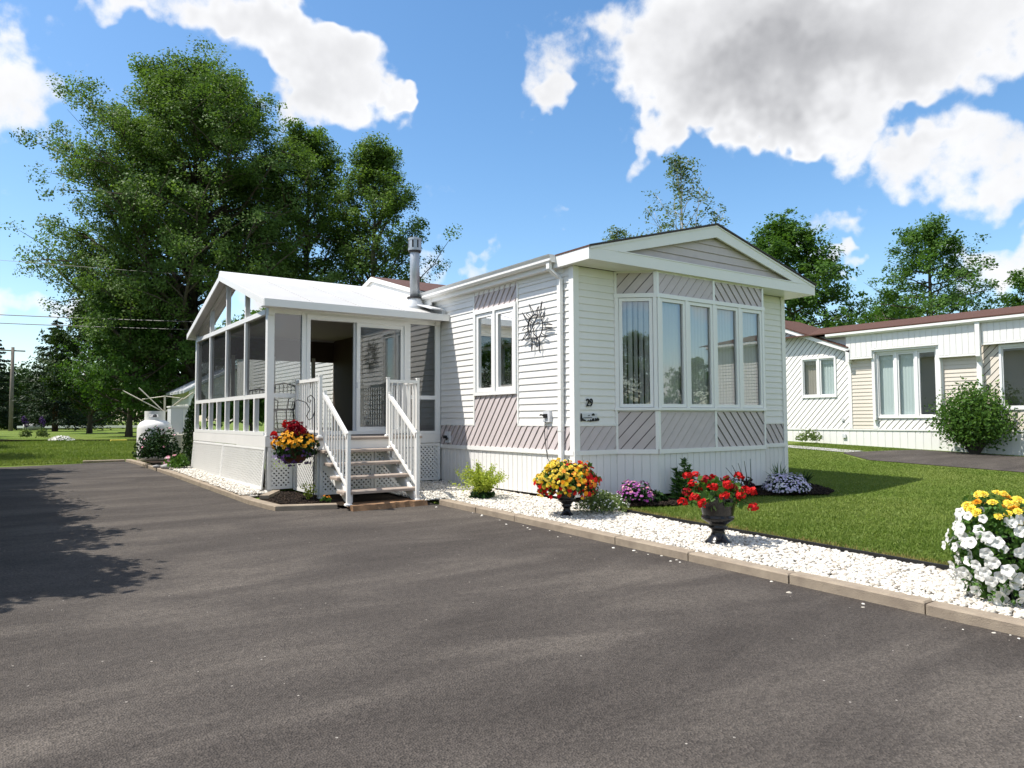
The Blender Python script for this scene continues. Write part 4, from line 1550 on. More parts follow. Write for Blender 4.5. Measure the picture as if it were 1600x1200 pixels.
# addition wall with diagonal boards under a gable rake
rk = lambda y: 2.98+(y-3.35)*.385
boards(FN, [(3.40, .75), (3.75, .75), (3.75, rk(3.75)), (3.40, rk(3.40))], rad(133), .125, .016, M['vinyl'], nb, 'diagonal_board', .006, t0=.008, t1=.018, back=M['groove'])
boards(FN, [(3.75, .75), (4.85, .75), (4.85, 1.66), (3.75, 1.66)], rad(133), .125, .016, M['vinyl'], nb, 'diagonal_board', .006, t0=.008, t1=.018, back=M['groove'])
boards(FN, [(3.75, 2.86), (4.85, 2.86), (4.85, rk(4.85)), (3.75, rk(3.75))], rad(133), .125, .016, M['vinyl'], nb, 'diagonal_board', .006, t0=.008, t1=.018, back=M['groove'])
boards(FN, [(4.85, .75), (6.6, .75), (6.6, rk(6.6)), (4.85, rk(4.85))], rad(133), .125, .016, M['vinyl'], nb, 'diagonal_board', .006, t0=.008, t1=.018, back=M['groove'])
boards(FN, [(.98, .75), (2.58, .75), (2.58, 1.02), (.98, 1.02)], rad(133), .125, .016, M['vinyl'], nb, 'diagonal_board', .006, t0=.008, t1=.018, back=M['groove'])
boards(FN, [(-.42, .75), (.0, .75), (.0, 2.85), (-.42, 2.85)], rad(133), .125, .016, M['tan'], nb, 'diagonal_board', .006, t0=.008, t1=.018, back=M['groove'])
boards(FN, [(-2.6, .75), (-.42, .75), (-.42, 1.2), (-2.6, 1.2)], rad(133), .125, .016, M['tan'], nb, 'diagonal_board', .006, t0=.008, t1=.018, back=M['groove'])
siding(FN, 2.70, 3.30, .76, 2.72, M['tan'], nb, pitch=.1016, n0=.004)
siding(FN, .06, .86, .76, 2.60, M['tan'], nb, pitch=.1016, n0=.004)
siding(FN, -8.9, -2.75, .76, 3.4, M['vinyl'], nb, pitch=.1016, n0=.004)
skirting(FN, NY0, 6.6, .03, .72, M['skirt'], nb, pitch=.20)
m = MB()
m.fbox(FN, NY0, 6.6, 0, .03, .715, .755)
for a0, a1, z0, z1 in ((3.30, 3.40, .755, 2.95), (2.58, 2.70, .755, 2.75), (.86, .98, .755, 2.9), (-.02, .08, .755, 2.60), (-2.75, -2.6, .755, 3.3), (-.46, -.42, .755, 2.85)):
    m.fbox(FN, a0, a1, 0, .035, z0, z1)
m.obj('trim', M['trim'], nb)
# boxed valance under the eave
m = MB()
for a0, a1, z0 in ((2.62, 3.36, 2.74), (.90, 2.62, 2.95), (.04, .90, 2.62), (-6.0, -.10, 2.86)):
    m.fbox(FN, a0, a1, 0, .16, z0, 3.36)
    m.fbox(FN, a0-.01, a1+.01, .0, .175, z0-.04, z0)
vo_ = m.obj('valance', M['trim'], nb)
for a0, a1, z0 in ((2.62, 3.36, 2.74), (.90, 2.62, 2.95), (.04, .90, 2.62), (-3.0, -.10, 2.86)):
    skirting(FN, a0, a1, z0+.01, 3.36, M['skirt'], vo_, pitch=.14, n0=.16, name='valance_board')
m = MB()
m.fbox(FN, .88, 2.66, .0, .13, 2.86, 2.94)
m.fbox(FN, .88, .98, 0, .12, 1.0, 2.86)
m.fbox(FN, 2.58, 2.66, 0, .12, 1.0, 2.86)
m.obj('window_casing', M['trim'], nb)
m = MB()
m.prism([(.0, 3.36), (0, 3.46), (.30, 3.46), (.30, 3.40), (.24, 3.36)], lambda p, t: FN(t, p[0], p[1]), NY0, 3.9)
m.obj('gutter', M['trim'], nb)
m = MB()
sqtube(m, [(NX-.22, -.05, 3.38), (NX-.22, -.05, 2.55), (NX-.08, -.02, 2.42), (NX-.08, -.02, .2)], .05, .045)
m.obj('downspout', M['trim'], nb)
m = MB()
m.prism([(.30, 3.47), (.30, 3.50), (-2.45, 4.02), (-5.2, 3.50), (-5.2, 3.47), (-2.45, 3.99)], lambda p, t: FN(t, p[0], p[1]), NY0-.3, NY1+.3)
m.obj('roof', M['shingle_red'], nb)
m = MB()
m.prism([(3.32, 2.9), (9.88, 2.9), (6.6, 2.9+3.3*.385)], lambda p, t: FN(p[0], t, p[1]), -.08, -.002)
m.obj('gable_wall', M['vinyl'], nb)
skirting(FN, 6.6, NY1, .03, .72, M['skirt'], nb, pitch=.20)
m = MB()   # gable of the addition
for q in ([(3.28, 3.02), (6.6, 3.02+3.32*.385), (6.6, 3.06+3.32*.385), (3.28, 3.06)], [(9.92, 3.02), (6.6, 3.02+3.32*.385), (6.6, 3.06+3.32*.385), (9.92, 3.06)]):
    m.prism(q, lambda p, t: FN(p[0], t, p[1]), -2.6, .22)
m.obj('gable_roof', M['shingle_red'], nb)
m = MB()
m.prism([(3.26, 2.90), (6.6, 2.90+3.34*.385), (6.6, 3.02+3.34*.385), (3.26, 3.02)], lambda p, t: FN(p[0], t, p[1]), .17, .20)
m.fbox(FN, 3.26, 3.36, 0, .20, 2.62, 2.96)
m.obj('rake_fascia', M['trim'], nb)
for (w, nd, blinds) in ((wins[0], 2, (0, 1)), (wins[1], 3, (0, 1, 1)), (wins[2], 3, (0, 0, 0))):
    a0, a1, z0, z1 = w
    wm = MB()
    for p, q, r, t in ((a0, a1, z0, z0+.05), (a0, a1, z1-.06, z1), (a0, a0+.05, z0+.05, z1-.06), (a1-.05, a1, z0+.05, z1-.06)):
        wm.fbox(FN, p, q, -.06, .05, r, t)
    for k in range(1, nd):
        a = a0+(a1-a0)*k/nd
        wm.fbox(FN, a-.035, a+.035, -.06, .045, z0+.05, z1-.06)
    wo_ = wm.obj('window', M['frame'], nb)
    for k in range(nd):
        b0, b1 = a0+(a1-a0)*k/nd+.03, a0+(a1-a0)*(k+1)/nd-.03
        sash(FN, b0, b1, z0+.05, z1-.06, wo_, M['glass'], .045, -.03, .02)
    if nd == 2:
        vblinds(FN, a0+.05, (a0+a1)/2, z0+.06, z1-.07, wo_, M['blind_g'], -.085, ang=12)
        vblinds(FN, (a0+a1)/2, a1-.05, z0+.06, z1-.07, wo_, M['room'], -.12, ang=12)
    elif a0 > 0:
        vblinds(FN, a0+(a1-a0)/3, a1-.05, z0+.06, z1-.07, wo_, M['blind_g'], -.085, ang=10)
n31 = empty('house_number', (NX-.02, -.2, 1.6), 'dark house number 31 with slanting digits on the neighbouring home', 'house number')
for ch, a, z in (('3', -.15, 1.72), ('1', -.31, 1.60)):
    me = text_mesh('digit', ch, .20, .006)
    me.materials.clear()
    me.materials.append(M['iron'])
    inst('digit', me, (NX-.03, a, z), n31, rot=(rad(90), 0, rad(-90)))
m = MB()
m.fbox(FN, 3.55, 3.62, 0, .05, .98, 1.05)
m.obj('vent_cover', M['grey'], nb)
MB().fbox(FN, 3.5, 3.6, .02, .06, .50, .60).obj('outlet_box', M['grey'], nb)

# ------------------------------------------------------------------ plants: leaf and blossom builders
def leaf_quads(C, size, rng, aspect=.55, up=0.0, dirs=None, norms=None):
    """C (n,3) centres -> diamond leaves with random tilt"""
    n = len(C)
    if norms is not None:
        q = norms+rng.normal(size=(n, 3))*.55
        d = np.cross(q, rng.normal(size=(n, 3)))
    elif dirs is None:
        d = rng.normal(size=(n, 3))
        d[:, 2] += up
    else:
        d = dirs+rng.normal(size=(n, 3))*.25
    d /= np.linalg.norm(d, axis=1)[:, None]
    e = np.cross(d, rng.normal(size=(n, 3)) if norms is None else q)
    e /= np.linalg.norm(e, axis=1)[:, None]+1e-9
    s = (size*rng.uniform(.65, 1.3, n))[:, None]
    f = np.cross(d, e)
    b = C-d*s*.5
    t = C+d*s*.5
    l = C+e*s*aspect*.5+f*s*.08
    r = C-e*s*aspect*.5+f*s*.08
    V = np.stack([b, r, t, l], 1).reshape(-1, 3)
    F = np.arange(4*n).reshape(-1, 4)
    return V, F


def leaf_obj(name, C, size, m_, parent, rng, aspect=.55, up=0.0, dirs=None, norms=None, shade=None, **kw):
    V, F = leaf_quads(np.asarray(C, float), size, rng, aspect, up, dirs, norms)
    me = np_mesh(name, V, F, m_, rng.uniform(0, 1, len(F)) if shade is None else shade)
    o = bpy.data.objects.new(name, me)
    link(o, parent)
    tag(o, **kw)
    return o


def ball(rng, n):
    v = rng.normal(size=(n, 3))
    return v/np.linalg.norm(v, axis=1)[:, None]*rng.random(n)[:, None]**.45


def tree(name, label, base, H, env, h0, r0, nlimb, nleaf, lsize, lm, bm, seed, lean=(0, 0), rise=.35, sig=.55, twigs=4, cat='tree', group=None, aspect=.62, offset=(0, 0), clump=30, spr=1.15, upt=.75):
    """env: list of (height fraction, radius in m) of the crown"""
    rng = np.random.default_rng(seed)
    base = Vector(base)
    root = empty(name, base, label, cat, group)
    eh = [e[0] for e in env]
    er = [e[1] for e in env]
    R_ = lambda t: float(np.interp(t, eh, er))
    tm = MB()
    def trunk_pt(t):
        return base+Vector((lean[0]*t*t+offset[0]*t+.12*math.sin(5*t+seed), lean[1]*t*t+offset[1]*t+.1*math.cos(4*t+seed), H*t))
    n = 10
    tm.tube([trunk_pt(.96*i/n)-(Vector((0, 0, .2)) if i == 0 else Vector()) for i in range(n+1)], [max(.012, r0*(1-i/n)**.8+(.35*r0 if i == 0 else 0)) for i in range(n+1)], 7)
    centers = []
    for i in range(nlimb):
        t0 = h0+(.93-h0)*((i+.5)/nlimb)**.9
        az = i*2.39996+rng.uniform(-.4, .4)
        s = trunk_pt(t0)
        te = min(.99, t0+rise*rng.uniform(.35, 1.0)*(1-t0*.55))
        rr = R_(te)*rng.uniform(.60, 1.0)
        c = trunk_pt(te)
        e = Vector((c.x+rr*math.cos(az), c.y+rr*math.sin(az), c.z))
        mid = s.lerp(e, .5)+Vector((rng.normal()*.05*rr, rng.normal()*.05*rr, -.06*rr+rng.normal()*.05*rr))
        q1, q2 = s.lerp(mid, .55), mid.lerp(e, .55)
        lr = r0*(1-t0)**.7*.5
        tm.tube([s, q1, mid, q2, e], [lr, lr*.8, lr*.6, lr*.4, max(.008, lr*.12)], 5)
        for k in range(twigs):
            f = .35+.65*(k+rng.uniform(0, 1))/twigs
            p = s.lerp(mid, f*2) if f < .5 else mid.lerp(e, (f-.5)*2)
            L = rr*rng.uniform(.16, .42)
            a2 = az+rng.choice([-1, 1])*rng.uniform(.4, 1.3)
            q = p+Vector((L*math.cos(a2), L*math.sin(a2), L*rng.uniform(-.15, upt)))
            tm.tube([p, p.lerp(q, .5)+Vector((0, 0, .04*L)), q], [lr*.3, lr*.2, .006], 4, cap=False)
            centers.append((q, .85))
            centers.append((p.lerp(q, .5), .7))
        centers.append((e, 1.0))
        centers.append((mid.lerp(e, .6), .8))
    for k in range(max(3, nlimb//6)):
        t = .86+.13*rng.random()
        centers.append((trunk_pt(t)+Vector((rng.normal()*.25, rng.normal()*.25, 0)), .6))
    tm.obj('trunk', bm, root, True)
    C0 = np.array([tuple(c) for c, w in centers])
    W0 = np.array([w for c, w in centers])
    # leaves gather in sprays around each twig; the leaves of one spray face about the same way
    ns = max(1, nleaf//clump)
    sidx = rng.choice(len(C0), ns, p=W0/W0.sum())
    k_ = min(ns, len(C0))
    sidx[:k_] = rng.permutation(len(C0))[:k_]
    S = C0[sidx]+ball(rng, ns)*1.7*np.array([sig, sig, sig*.9])
    mid_ = np.array([base.x, base.y, base.z+H*.45])
    SN = S-mid_
    SN /= np.linalg.norm(SN, axis=1)[:, None]+1e-6
    SN = SN*.6+np.array([0, 0, .55])+rng.normal(size=(ns, 3))*.35
    SH = rng.uniform(0, 1, ns)
    li = rng.integers(0, ns, nleaf)
    C = S[li]+ball(rng, nleaf)*(lsize*spr*1.75*rng.uniform(.6, 1.25, ns)[li])[:, None]*np.array([1, 1, .8])
    keep = C[:, 2] > base.z+H*h0*.55
    li, C = li[keep], C[keep]
    leaf_obj('crown', C, lsize, lm, root, rng, aspect, norms=SN[li], shade=np.clip(SH[li]*.6+rng.uniform(0, .5, len(C)), 0, 1))
    return root


def copy_tree(src, loc, rz_=0, sc=1.0, label=None, group=None):
    r = src.copy()
    COL.objects.link(r)
    r.location = loc
    r.rotation_euler = (0, 0, rz_)
    r.scale = (sc, sc, sc)
    if label:
        r['label'] = label
    if group:
        r['group'] = group
    def rec(a, b):
        for ch in children(a):
            if ch == b or ch.parent != a:
                continue
            c = ch.copy()
            COL.objects.link(c)
            c.parent = b
            c.matrix_parent_inverse = ch.matrix_parent_inverse.copy()
            rec(ch, c)
    rec(src, r)
    return r


# ------------------------------------------------------------------ trees
tree('poplar_tree', 'tall broad poplar behind the sunroom, largest tree in view', at_ground(300, 40), 19.9,
     [(0, 3.5), (.12, 6.0), (.3, 6.8), (.45, 7.1), (.6, 7.0), (.74, 6.5), (.86, 5.5), (.94, 4.1), (1, 2.2)], .09, .40, 140, 300000, .145, M['leaf_poplar'], M['bark'], 21, rise=.36, sig=.36, twigs=9, clump=70, spr=2.4, upt=1.1)
tree('poplar_tree', 'smaller poplar to the right of the big one, behind the chimney pipe', at_ground(584, 41), 16.2,
     [(0, 2.6), (.3, 4.0), (.5, 3.9), (.7, 3.2), (.85, 2.2), (1, .8)], .12, .26, 64, 60000, .15, M['leaf_poplar'], M['bark'], 22, rise=.33, sig=.28, twigs=6, clump=80, spr=2.1, upt=1.1)
tree('poplar_tree', 'slimmer poplar merging with the right side of the big one', at_ground(476, 43), 18.2,
     [(0, 2.6), (.3, 3.9), (.6, 3.7), (.85, 2.5), (1, .8)], .10, .28, 56, 52000, .155, M['leaf_poplar'], M['bark'], 23, rise=.33, sig=.28, twigs=7, clump=80, spr=2.1, upt=1.1)
tree('deciduous_tree', 'low bushy tree under the left side of the big poplar', at_ground(205, 37), 7.6,
     [(0, 2.6), (.3, 3.2), (.6, 2.8), (.85, 1.6), (1, .5)], .10, .16, 44, 34000, .15, M['leaf_maple'], M['bark'], 24, rise=.3, sig=.42)
tree('deciduous_tree', 'low bushy tree close to the rear corner of the sunroom', at_ground(262, 43), 9.0,
     [(0, 2.4), (.3, 3.4), (.6, 3.1), (.85, 1.9), (1, .5)], .08, .16, 40, 32000, .17, M['leaf_dark'], M['bark'], 25, rise=.3, sig=.45)
tree('deciduous_tree', 'dark low tree between the spruce and the big poplar', at_ground(138, 48), 8.6,
     [(0, 2.6), (.3, 3.2), (.6, 2.8), (.85, 1.6), (1, .5)], .06, .16, 40, 26000, .18, M['leaf_dark'], M['bark'], 32, rise=.3, sig=.4)
tree('birch_tree', 'sparse pale birch rising behind the bay window roof', at_ground(1072, 33), 12.6,
     [(0, 2.2), (.4, 3.0), (.62, 2.9), (.8, 2.1), (.92, 1.2), (1, .3)], .25, .10, 36, 3900, .13, M['leaf_birch'], M['birchbark'], 26, rise=.42, sig=.22, twigs=4, clump=10)
tree('deciduous_tree', 'bushy green tree behind the right corner of the white home', at_ground(1238, 37), 10.7,
     [(0, 2.6), (.3, 4.2), (.5, 4.1), (.68, 3.1), (.85, 2.1), (1, .5)], .16, .24, 52, 46000, .16, M['leaf_maple'], M['bark'], 27, rise=.16, sig=.42, twigs=5)
tree('deciduous_tree', 'airy green tree above the red roof of the neighbouring home', at_ground(1462, 43), 12.5,
     [(0, 3.0), (.35, 4.6), (.55, 4.4), (.75, 2.9), (.9, 1.6), (1, .4)], .18, .24, 50, 30000, .165, M['leaf_maple'], M['bark'], 28, rise=.12, sig=.34, twigs=6, clump=60, spr=1.8)
tree('deciduous_tree', 'green tree cut by the right edge of the picture', at_ground(1640, 46), 10.6,
     [(0, 2.6), (.35, 3.8), (.6, 3.6), (.85, 2.2), (1, .5)], .16, .22, 36, 20000, .18, M['leaf_maple'], M['bark'], 29, rise=.12, sig=.42, twigs=5, clump=34)
tree('deciduous_tree', 'bush with slender stems peeping over the home roof at left of the birch', at_ground(965, 35), 9.7,
     [(0, 1.2), (.5, 1.6), (.85, 1.2), (1, .3)], .3, .08, 24, 2600, .13, M['leaf_birch'], M['birchbark'], 30, rise=.35, sig=.22, clump=10)
tree('deciduous_tree', 'round green crown just above the neighbouring roof ridge', at_ground(1395, 50), 8.3,
     [(0, 2.4), (.4, 3.6), (.7, 3.0), (.9, 1.6), (1, .4)], .16, .2, 32, 18000, .18, M['leaf_maple'], M['bark'], 31, rise=.2, sig=.5)


def spruce(name, label, base, H, R_, nt, nl, seed):
    rng = np.random.default_rng(seed)
    base = Vector(base)
    root = empty(name, base, label, 'tree')
    MB().tube([base-Vector((0, 0, .2)), base+Vector((0, 0, H*.5)), base+Vector((0, 0, H))], [.24, .14, .01], 7).obj('trunk', M['sprucebark'], root, True)
    C = []
    bm_ = MB()
    for i in range(nt):
        t = .10+.88*i/nt
        z = base.z+H*t
        r = R_*(1-t)**.8*rng.uniform(.7, 1.1)+.12
        az = i*2.39996
        e = Vector((base.x+r*math.cos(az), base.y+r*math.sin(az), z-r*.22+.1*r))
        s = Vector((base.x, base.y, z))
        mid = s.lerp(e, .6)-Vector((0, 0, .10*r))
        bm_.tube([s, mid, e], [.03, .02, .006], 4, cap=False)
        k = max(8, int(nl/nt*(1-t)**.6*1.5))
        f = rng.uniform(.15, 1.0, k)
        p = np.array(s)[None]*(1-f)[:, None]+np.array(e)[None]*f[:, None]
        p[:, 2] -= .35*r*f*(1-f)
        p += rng.normal(size=(k, 3))*np.array([.16, .16, .10])*r*.6
        C.append(p)
    bm_.obj('branches', M['sprucebark'], root)
    C = np.concatenate(C)
    d = C-np.array(base)
    d[:, 2] = -.3*np.linalg.norm(d[:, :2], axis=1)-.2
    leaf_obj('crown', C, .24, M['needle'], root, rng, .35, 0, d/np.linalg.norm(d, axis=1)[:, None]*1.2)
    return root


spruce('spruce_tree', 'dark spruce with reddish trunk at the far left of the rear lawn', at_ground(86, 58), 9.2, 3.4, 70, 15000, 41)
spruce('spruce_tree', 'dark conifer cut by the left edge of the picture behind the pole', at_ground(-8, 66), 8.6, 2.7, 56, 9000, 42)

# far wood behind the rear lawn: one dark mass
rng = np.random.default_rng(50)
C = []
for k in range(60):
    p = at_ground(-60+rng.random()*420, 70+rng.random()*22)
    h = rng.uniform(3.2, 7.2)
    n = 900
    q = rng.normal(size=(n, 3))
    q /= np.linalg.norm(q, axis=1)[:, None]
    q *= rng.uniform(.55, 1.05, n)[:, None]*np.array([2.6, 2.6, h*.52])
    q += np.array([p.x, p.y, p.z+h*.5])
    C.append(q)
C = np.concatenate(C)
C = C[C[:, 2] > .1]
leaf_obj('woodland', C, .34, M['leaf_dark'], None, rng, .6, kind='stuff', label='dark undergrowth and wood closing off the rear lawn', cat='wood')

# trees out of the frame: a row left of the driveway that shades it, others across the street
t0 = tree('deciduous_tree', 'small dense tree left of the driveway nearest the street', (-9.25, .5, gz(.5)), 4.3,
          [(0, 1.3), (.25, 1.75), (.6, 1.8), (.85, 1.4), (1, .8)], .06, .09, 56, 42000, .13, M['leaf_maple'], M['bark'], 61, rise=.25, sig=.24, group='trees along the left side of the driveway')
ORD = ('second', 'third', 'fourth', 'fifth', 'sixth')
for i, (x, y, s, a) in enumerate(((-9.20, 2.6, 1.03, 1.2), (-9.30, 4.8, 1.05, 2.7), (-9.25, 7.0, 1.0, 4.1), (-9.30, 9.1, 1.02, 5.3), (-9.30, 11.3, 1.05, .6))):
    copy_tree(t0, (x, y, gz(y)), a, s, 'small dense tree left of the driveway, %s from the street' % ORD[i])
for i, (x, y, s, a) in enumerate(((-10.6, 17, 1.4, 1.9), (-10.8, 22.5, 1.4, 3.3), (-11.0, 28, 1.4, .4), (-11.2, 34, 1.45, 5.0), (-11.6, 41, 1.5, 2.2))):
    copy_tree(t0, (x, y, gz(y)), a, s, 'tall tree outside the left edge beside the rear lawn, %s from the driveway' % (('first',)+ORD)[i], 'trees beside the rear lawn')
t1 = tree('deciduous_tree', 'broad tree across the street, mirrored in the bay window, left one', (10.0, -62, gz(-12)), 8.0,
          [(0, 2.4), (.3, 3.8), (.6, 3.6), (.85, 2.2), (1, .5)], .16, .22, 36, 16000, .2, M['leaf_maple'], M['bark'], 62, rise=.25, sig=.5, group='trees across the street')
for (x, y, s, a, lb) in ((28, -66, 1.0, 1.0, 'broad tree across the street, mirrored in the bay window, middle one'), (46, -60, .95, 2.2, 'broad tree across the street, mirrored in the bay window, right one'),
                         (-12, -58, 1.1, 3.0, 'broad tree across the street behind the street corner'), (62, -52, 1.05, 4.0, 'broad tree across the street, farthest to the right'),
                         (-37, -49, 1.2, 5.1, 'broad tree across the street, mirrored in the angled bay pane, nearer one'), (-46, -47, 1.05, .9, 'broad tree across the street, mirrored in the angled bay pane, farther one')):
    copy_tree(t1, (x, y, gz(-12)), a, s, lb)

# ------------------------------------------------------------------ lawn blades
def blades(name, n, sampler, zf, h0, h1, seed, mt=None, **kw):
    rng = np.random.default_rng(seed)
    P_ = sampler(rng, n)
    Z = np.array([zf(x, y) for x, y in P_])
    B = np.column_stack([P_, Z])
    n = len(B)
    a = rng.uniform(0, 6.28, n)
    h = rng.uniform(h0, h1, n)*np.where(rng.random(n) < .03, 1.8, 1.0)
    w = rng.uniform(.003, .006, n)*1.6
    d = np.column_stack([np.cos(a), np.sin(a), np.zeros(n)])
    lean = np.column_stack([rng.normal(size=n)*.45, rng.normal(size=n)*.45, np.ones(n)])
    lean /= np.linalg.norm(lean, axis=1)[:, None]
    V = np.stack([B-d*w[:, None], B+d*w[:, None], B+lean*h[:, None]], 1).reshape(-1, 3)
    x, y = B[:, 0], B[:, 1]
    pat = np.sin(1.3*x+.7*y)+np.sin(2.9*y-1.1*x+1)+np.sin(.6*x-2.1*y+2)+.6*np.sin(5.3*x+4.1*y)
    tone = np.clip(.42+.13*pat+rng.normal(size=n)*.22, 0, 1)
    me = np_mesh(name, V, np.arange(3*n).reshape(-1, 3), mt or M['blade'], tone)
    o = bpy.data.objects.new(name, me)
    COL.objects.link(o)
    tag(o, **kw)


def inpoly(P_, poly):
    x, y = P_[:, 0], P_[:, 1]
    r = np.zeros(len(P_), bool)
    for i in range(len(poly)):
        (x0, y0), (x1, y1) = poly[i-1], poly[i]
        c = ((y0 > y) != (y1 > y)) & (x < (x1-x0)*(y-y0)/(y1-y0+1e-12)+x0)
        r ^= c
    return r


def front_lawn(rng, n):
    t = rng.random(n)
    x = -.14+12.9*rng.random(n)**1.5
    y = -6.6+11*rng.random(n)**1.25
    P_ = np.column_stack([x, y])
    le = np.array([lawn_edge(v) for v in y])
    ok = (x > le+.02) & ~((x > -.2) & (x < 4.97) & (y > -.02)) & ~inpoly(P_, FB)
    dr_ = inpoly(P_, [(8.5, -12.4), (11.95, -12.4), (12.7, 1.4), (10.2, 2.1), (9.1, .9)])
    ba = inpoly(P_, [(.8, 0), (1.2, -.43), (3.8, -.43), (4.25, 0)])
    return P_[ok & ~dr_ & ~ba]


blades('lawn_grass', 400000, front_lawn, lawn_z, .012, .034, 71, kind='stuff', label='short mown front lawn grass beside the white gravel', cat='grass')


def dry_edge(rng, n):
    y = -7.0+6.9*rng.random(n)
    x = np.array([lawn_edge(v) for v in y])+.02+np.abs(rng.normal(size=n))*.10
    keep = rng.random(n) < .35+.65*(np.sin(2.3*y)+np.sin(5.1*y+1) > -.2)
    return np.column_stack([x, y])[keep]


M['dry'] = leafmat('dry_grass_blade', (.20, .17, .05), (.36, .29, .12), .2)
blades('dry_lawn_grass', 15000, dry_edge, lawn_z, .015, .05, 73, M['dry'], kind='stuff', label='dry yellowish grass along the black lawn edging', cat='grass')


def rear_lawn(rng, n):
    x = -7.2+7.5*rng.random(n)
    y = 13.1+14*rng.random(n)**1.4
    ok = ~((x > -4.0) & (y < 13.4))
    return np.column_stack([x, y])[ok]


blades('rear_lawn_grass', 70000, rear_lawn, lambda x, y: ground_z(x, y), .03, .08, 72, kind='stuff', label='rear lawn grass beyond the end of the driveway', cat='grass')


# ------------------------------------------------------------------ flowers
def bloom_mesh(name, m_, kind, r=.03):
    """one blossom facing +z"""
    mb_ = MB()
    if kind == 'petunia':
        n = 20
        rim = [(r*(1+.09*math.cos(5*2*math.pi*i/n))*math.cos(2*math.pi*i/n), r*(1+.09*math.cos(5*2*math.pi*i/n))*math.sin(2*math.pi*i/n), .10*r*math.cos(10*math.pi*i/n)) for i in range(n)]
        mid = [(.42*r*math.cos(2*math.pi*i/n), .42*r*math.sin(2*math.pi*i/n), -.06*r) for i in range(n)]
        mb_.add(rim+mid+[(0, 0, -.5*r)], [(i, (i+1) % n, n+(i+1) % n, n+i) for i in range(n)]+[(n+i, n+(i+1) % n, 2*n) for i in range(n)])
    elif kind == 'double':
        vs_, fs_ = [], []
        for ring, (k, rr, z, tilt) in enumerate(((9, 1.0, 0, .22), (8, .74, .14, .34), (6, .46, .27, .5), (4, .22, .36, .6))):
            for i in range(k):
                a = 2*math.pi*(i+.5*ring)/k
                ca, sa = math.cos(a), math.sin(a)
                w = 2.6*rr*r/k
                b_ = len(vs_)
                p0 = (.12*rr*r*ca, .12*rr*r*sa, z*r)
                pl_ = (.72*rr*r*ca-w*sa, .72*rr*r*sa+w*ca, (z+tilt*.5)*r)
                pr_ = (.72*rr*r*ca+w*sa, .72*rr*r*sa-w*ca, (z+tilt*.5)*r)
                pt = (rr*r*ca, rr*r*sa, (z+tilt*.35)*r)
                vs_ += [p0, pr_, pt, pl_]
                fs_.append((b_, b_+1, b_+2, b_+3))
        mb_.add(vs_, fs_)
    else:
        for i in range(5):
            a = 2*math.pi*i/5
            ca, sa = math.cos(a), math.sin(a)
            w = .42*r
            mb_.add([(0, 0, 0), (.6*r*ca+w*sa, .6*r*sa-w*ca, .12*r), (r*ca, r*sa, .05*r), (.6*r*ca-w*sa, .6*r*sa+w*ca, .12*r)], [(0, 1, 2, 3)])
    me = mesh_from(name, mb_.v, mb_.f, m_)
    a = me.attributes.new('rnd', 'FLOAT', 'FACE')
    a.data.foreach_set('value', [rnd.random() for _ in me.polygons])
    return me


def bloom_cloud(name, C, D, r, m_, parent, rng, kind='simple', **kw):
    """many small blossoms joined into one part"""
    me0 = bloom_mesh('tmp', m_, kind, 1.0)
    v0 = np.array([v.co for v in me0.vertices])
    f0 = [tuple(p.vertices) for p in me0.polygons]
    bpy.data.meshes.remove(me0)
    V, F, A = [], [], []
    for c, d in zip(C, D):
        d = d+rng.normal(size=3)*.35
        d /= np.linalg.norm(d)
        e = np.cross(d, rng.normal(size=3))
        e /= np.linalg.norm(e)
        f = np.cross(d, e)
        b_ = len(V)*len(v0)
        s = r*rng.uniform(.6, 1.25)
        V.append((v0[:, :1]*e+v0[:, 1:2]*f+v0[:, 2:]*d)*s+c)
        F += [tuple(i+b_ for i in q) for q in f0]
        A += [rng.random()]*len(f0)
    me = bpy.data.meshes.new(name)
    me.from_pydata([tuple(p) for p in np.concatenate(V)], [], F)
    me.materials.append(m_)
    a = me.attributes.new('rnd', 'FLOAT', 'FACE')
    a.data.foreach_set('value', A)
    o = bpy.data.objects.new(name, me)
    link(o, parent)
    tag(o, kind='stuff', **kw)
    return o


def dome(rng, n, c, rx, rz_, zmin=-.35, shell=.82):
    d = rng.normal(size=(n*3, 3))
    d /= np.linalg.norm(d, axis=1)[:, None]
    d = d[d[:, 2] > zmin][:n]
    s = rng.uniform(shell, 1.02, len(d))[:, None]
    lump = 1+.13*np.sin(d[:, :1]*5+c[0]*9)*np.cos(d[:, 1:2]*4+1)+.05*np.sin(d[:, 2:]*9)
    return np.array(c)+d*s*lump*np.array([rx, rx, rz_]), d


URN = [(.10, 0), (.135, .0), (.135, .025), (.11, .05), (.075, .10), (.062, .15), (.07, .175), (.09, .19), (.10, .21), (.075, .225), (.11, .26), (.16, .30), (.165, .33), (.15, .345), (.155, .36), (.17, .45), (.195, .55), (.205, .56), (.205, .585), (.18, .59), (.17, .56)]


def urn(name, loc, s, label, prof=URN, wide=1.0):
    root = empty(name, loc, label, 'flower urn')
    MB().lathe([(r*s*wide, z*s) for r, z in prof], loc, 32).obj('urn', M['urn'], root, True)
    MB().lathe([(.16*s, .54*s), (.05*s, .565*s)], loc, 20).obj('soil', M['soil'], root)
    return root


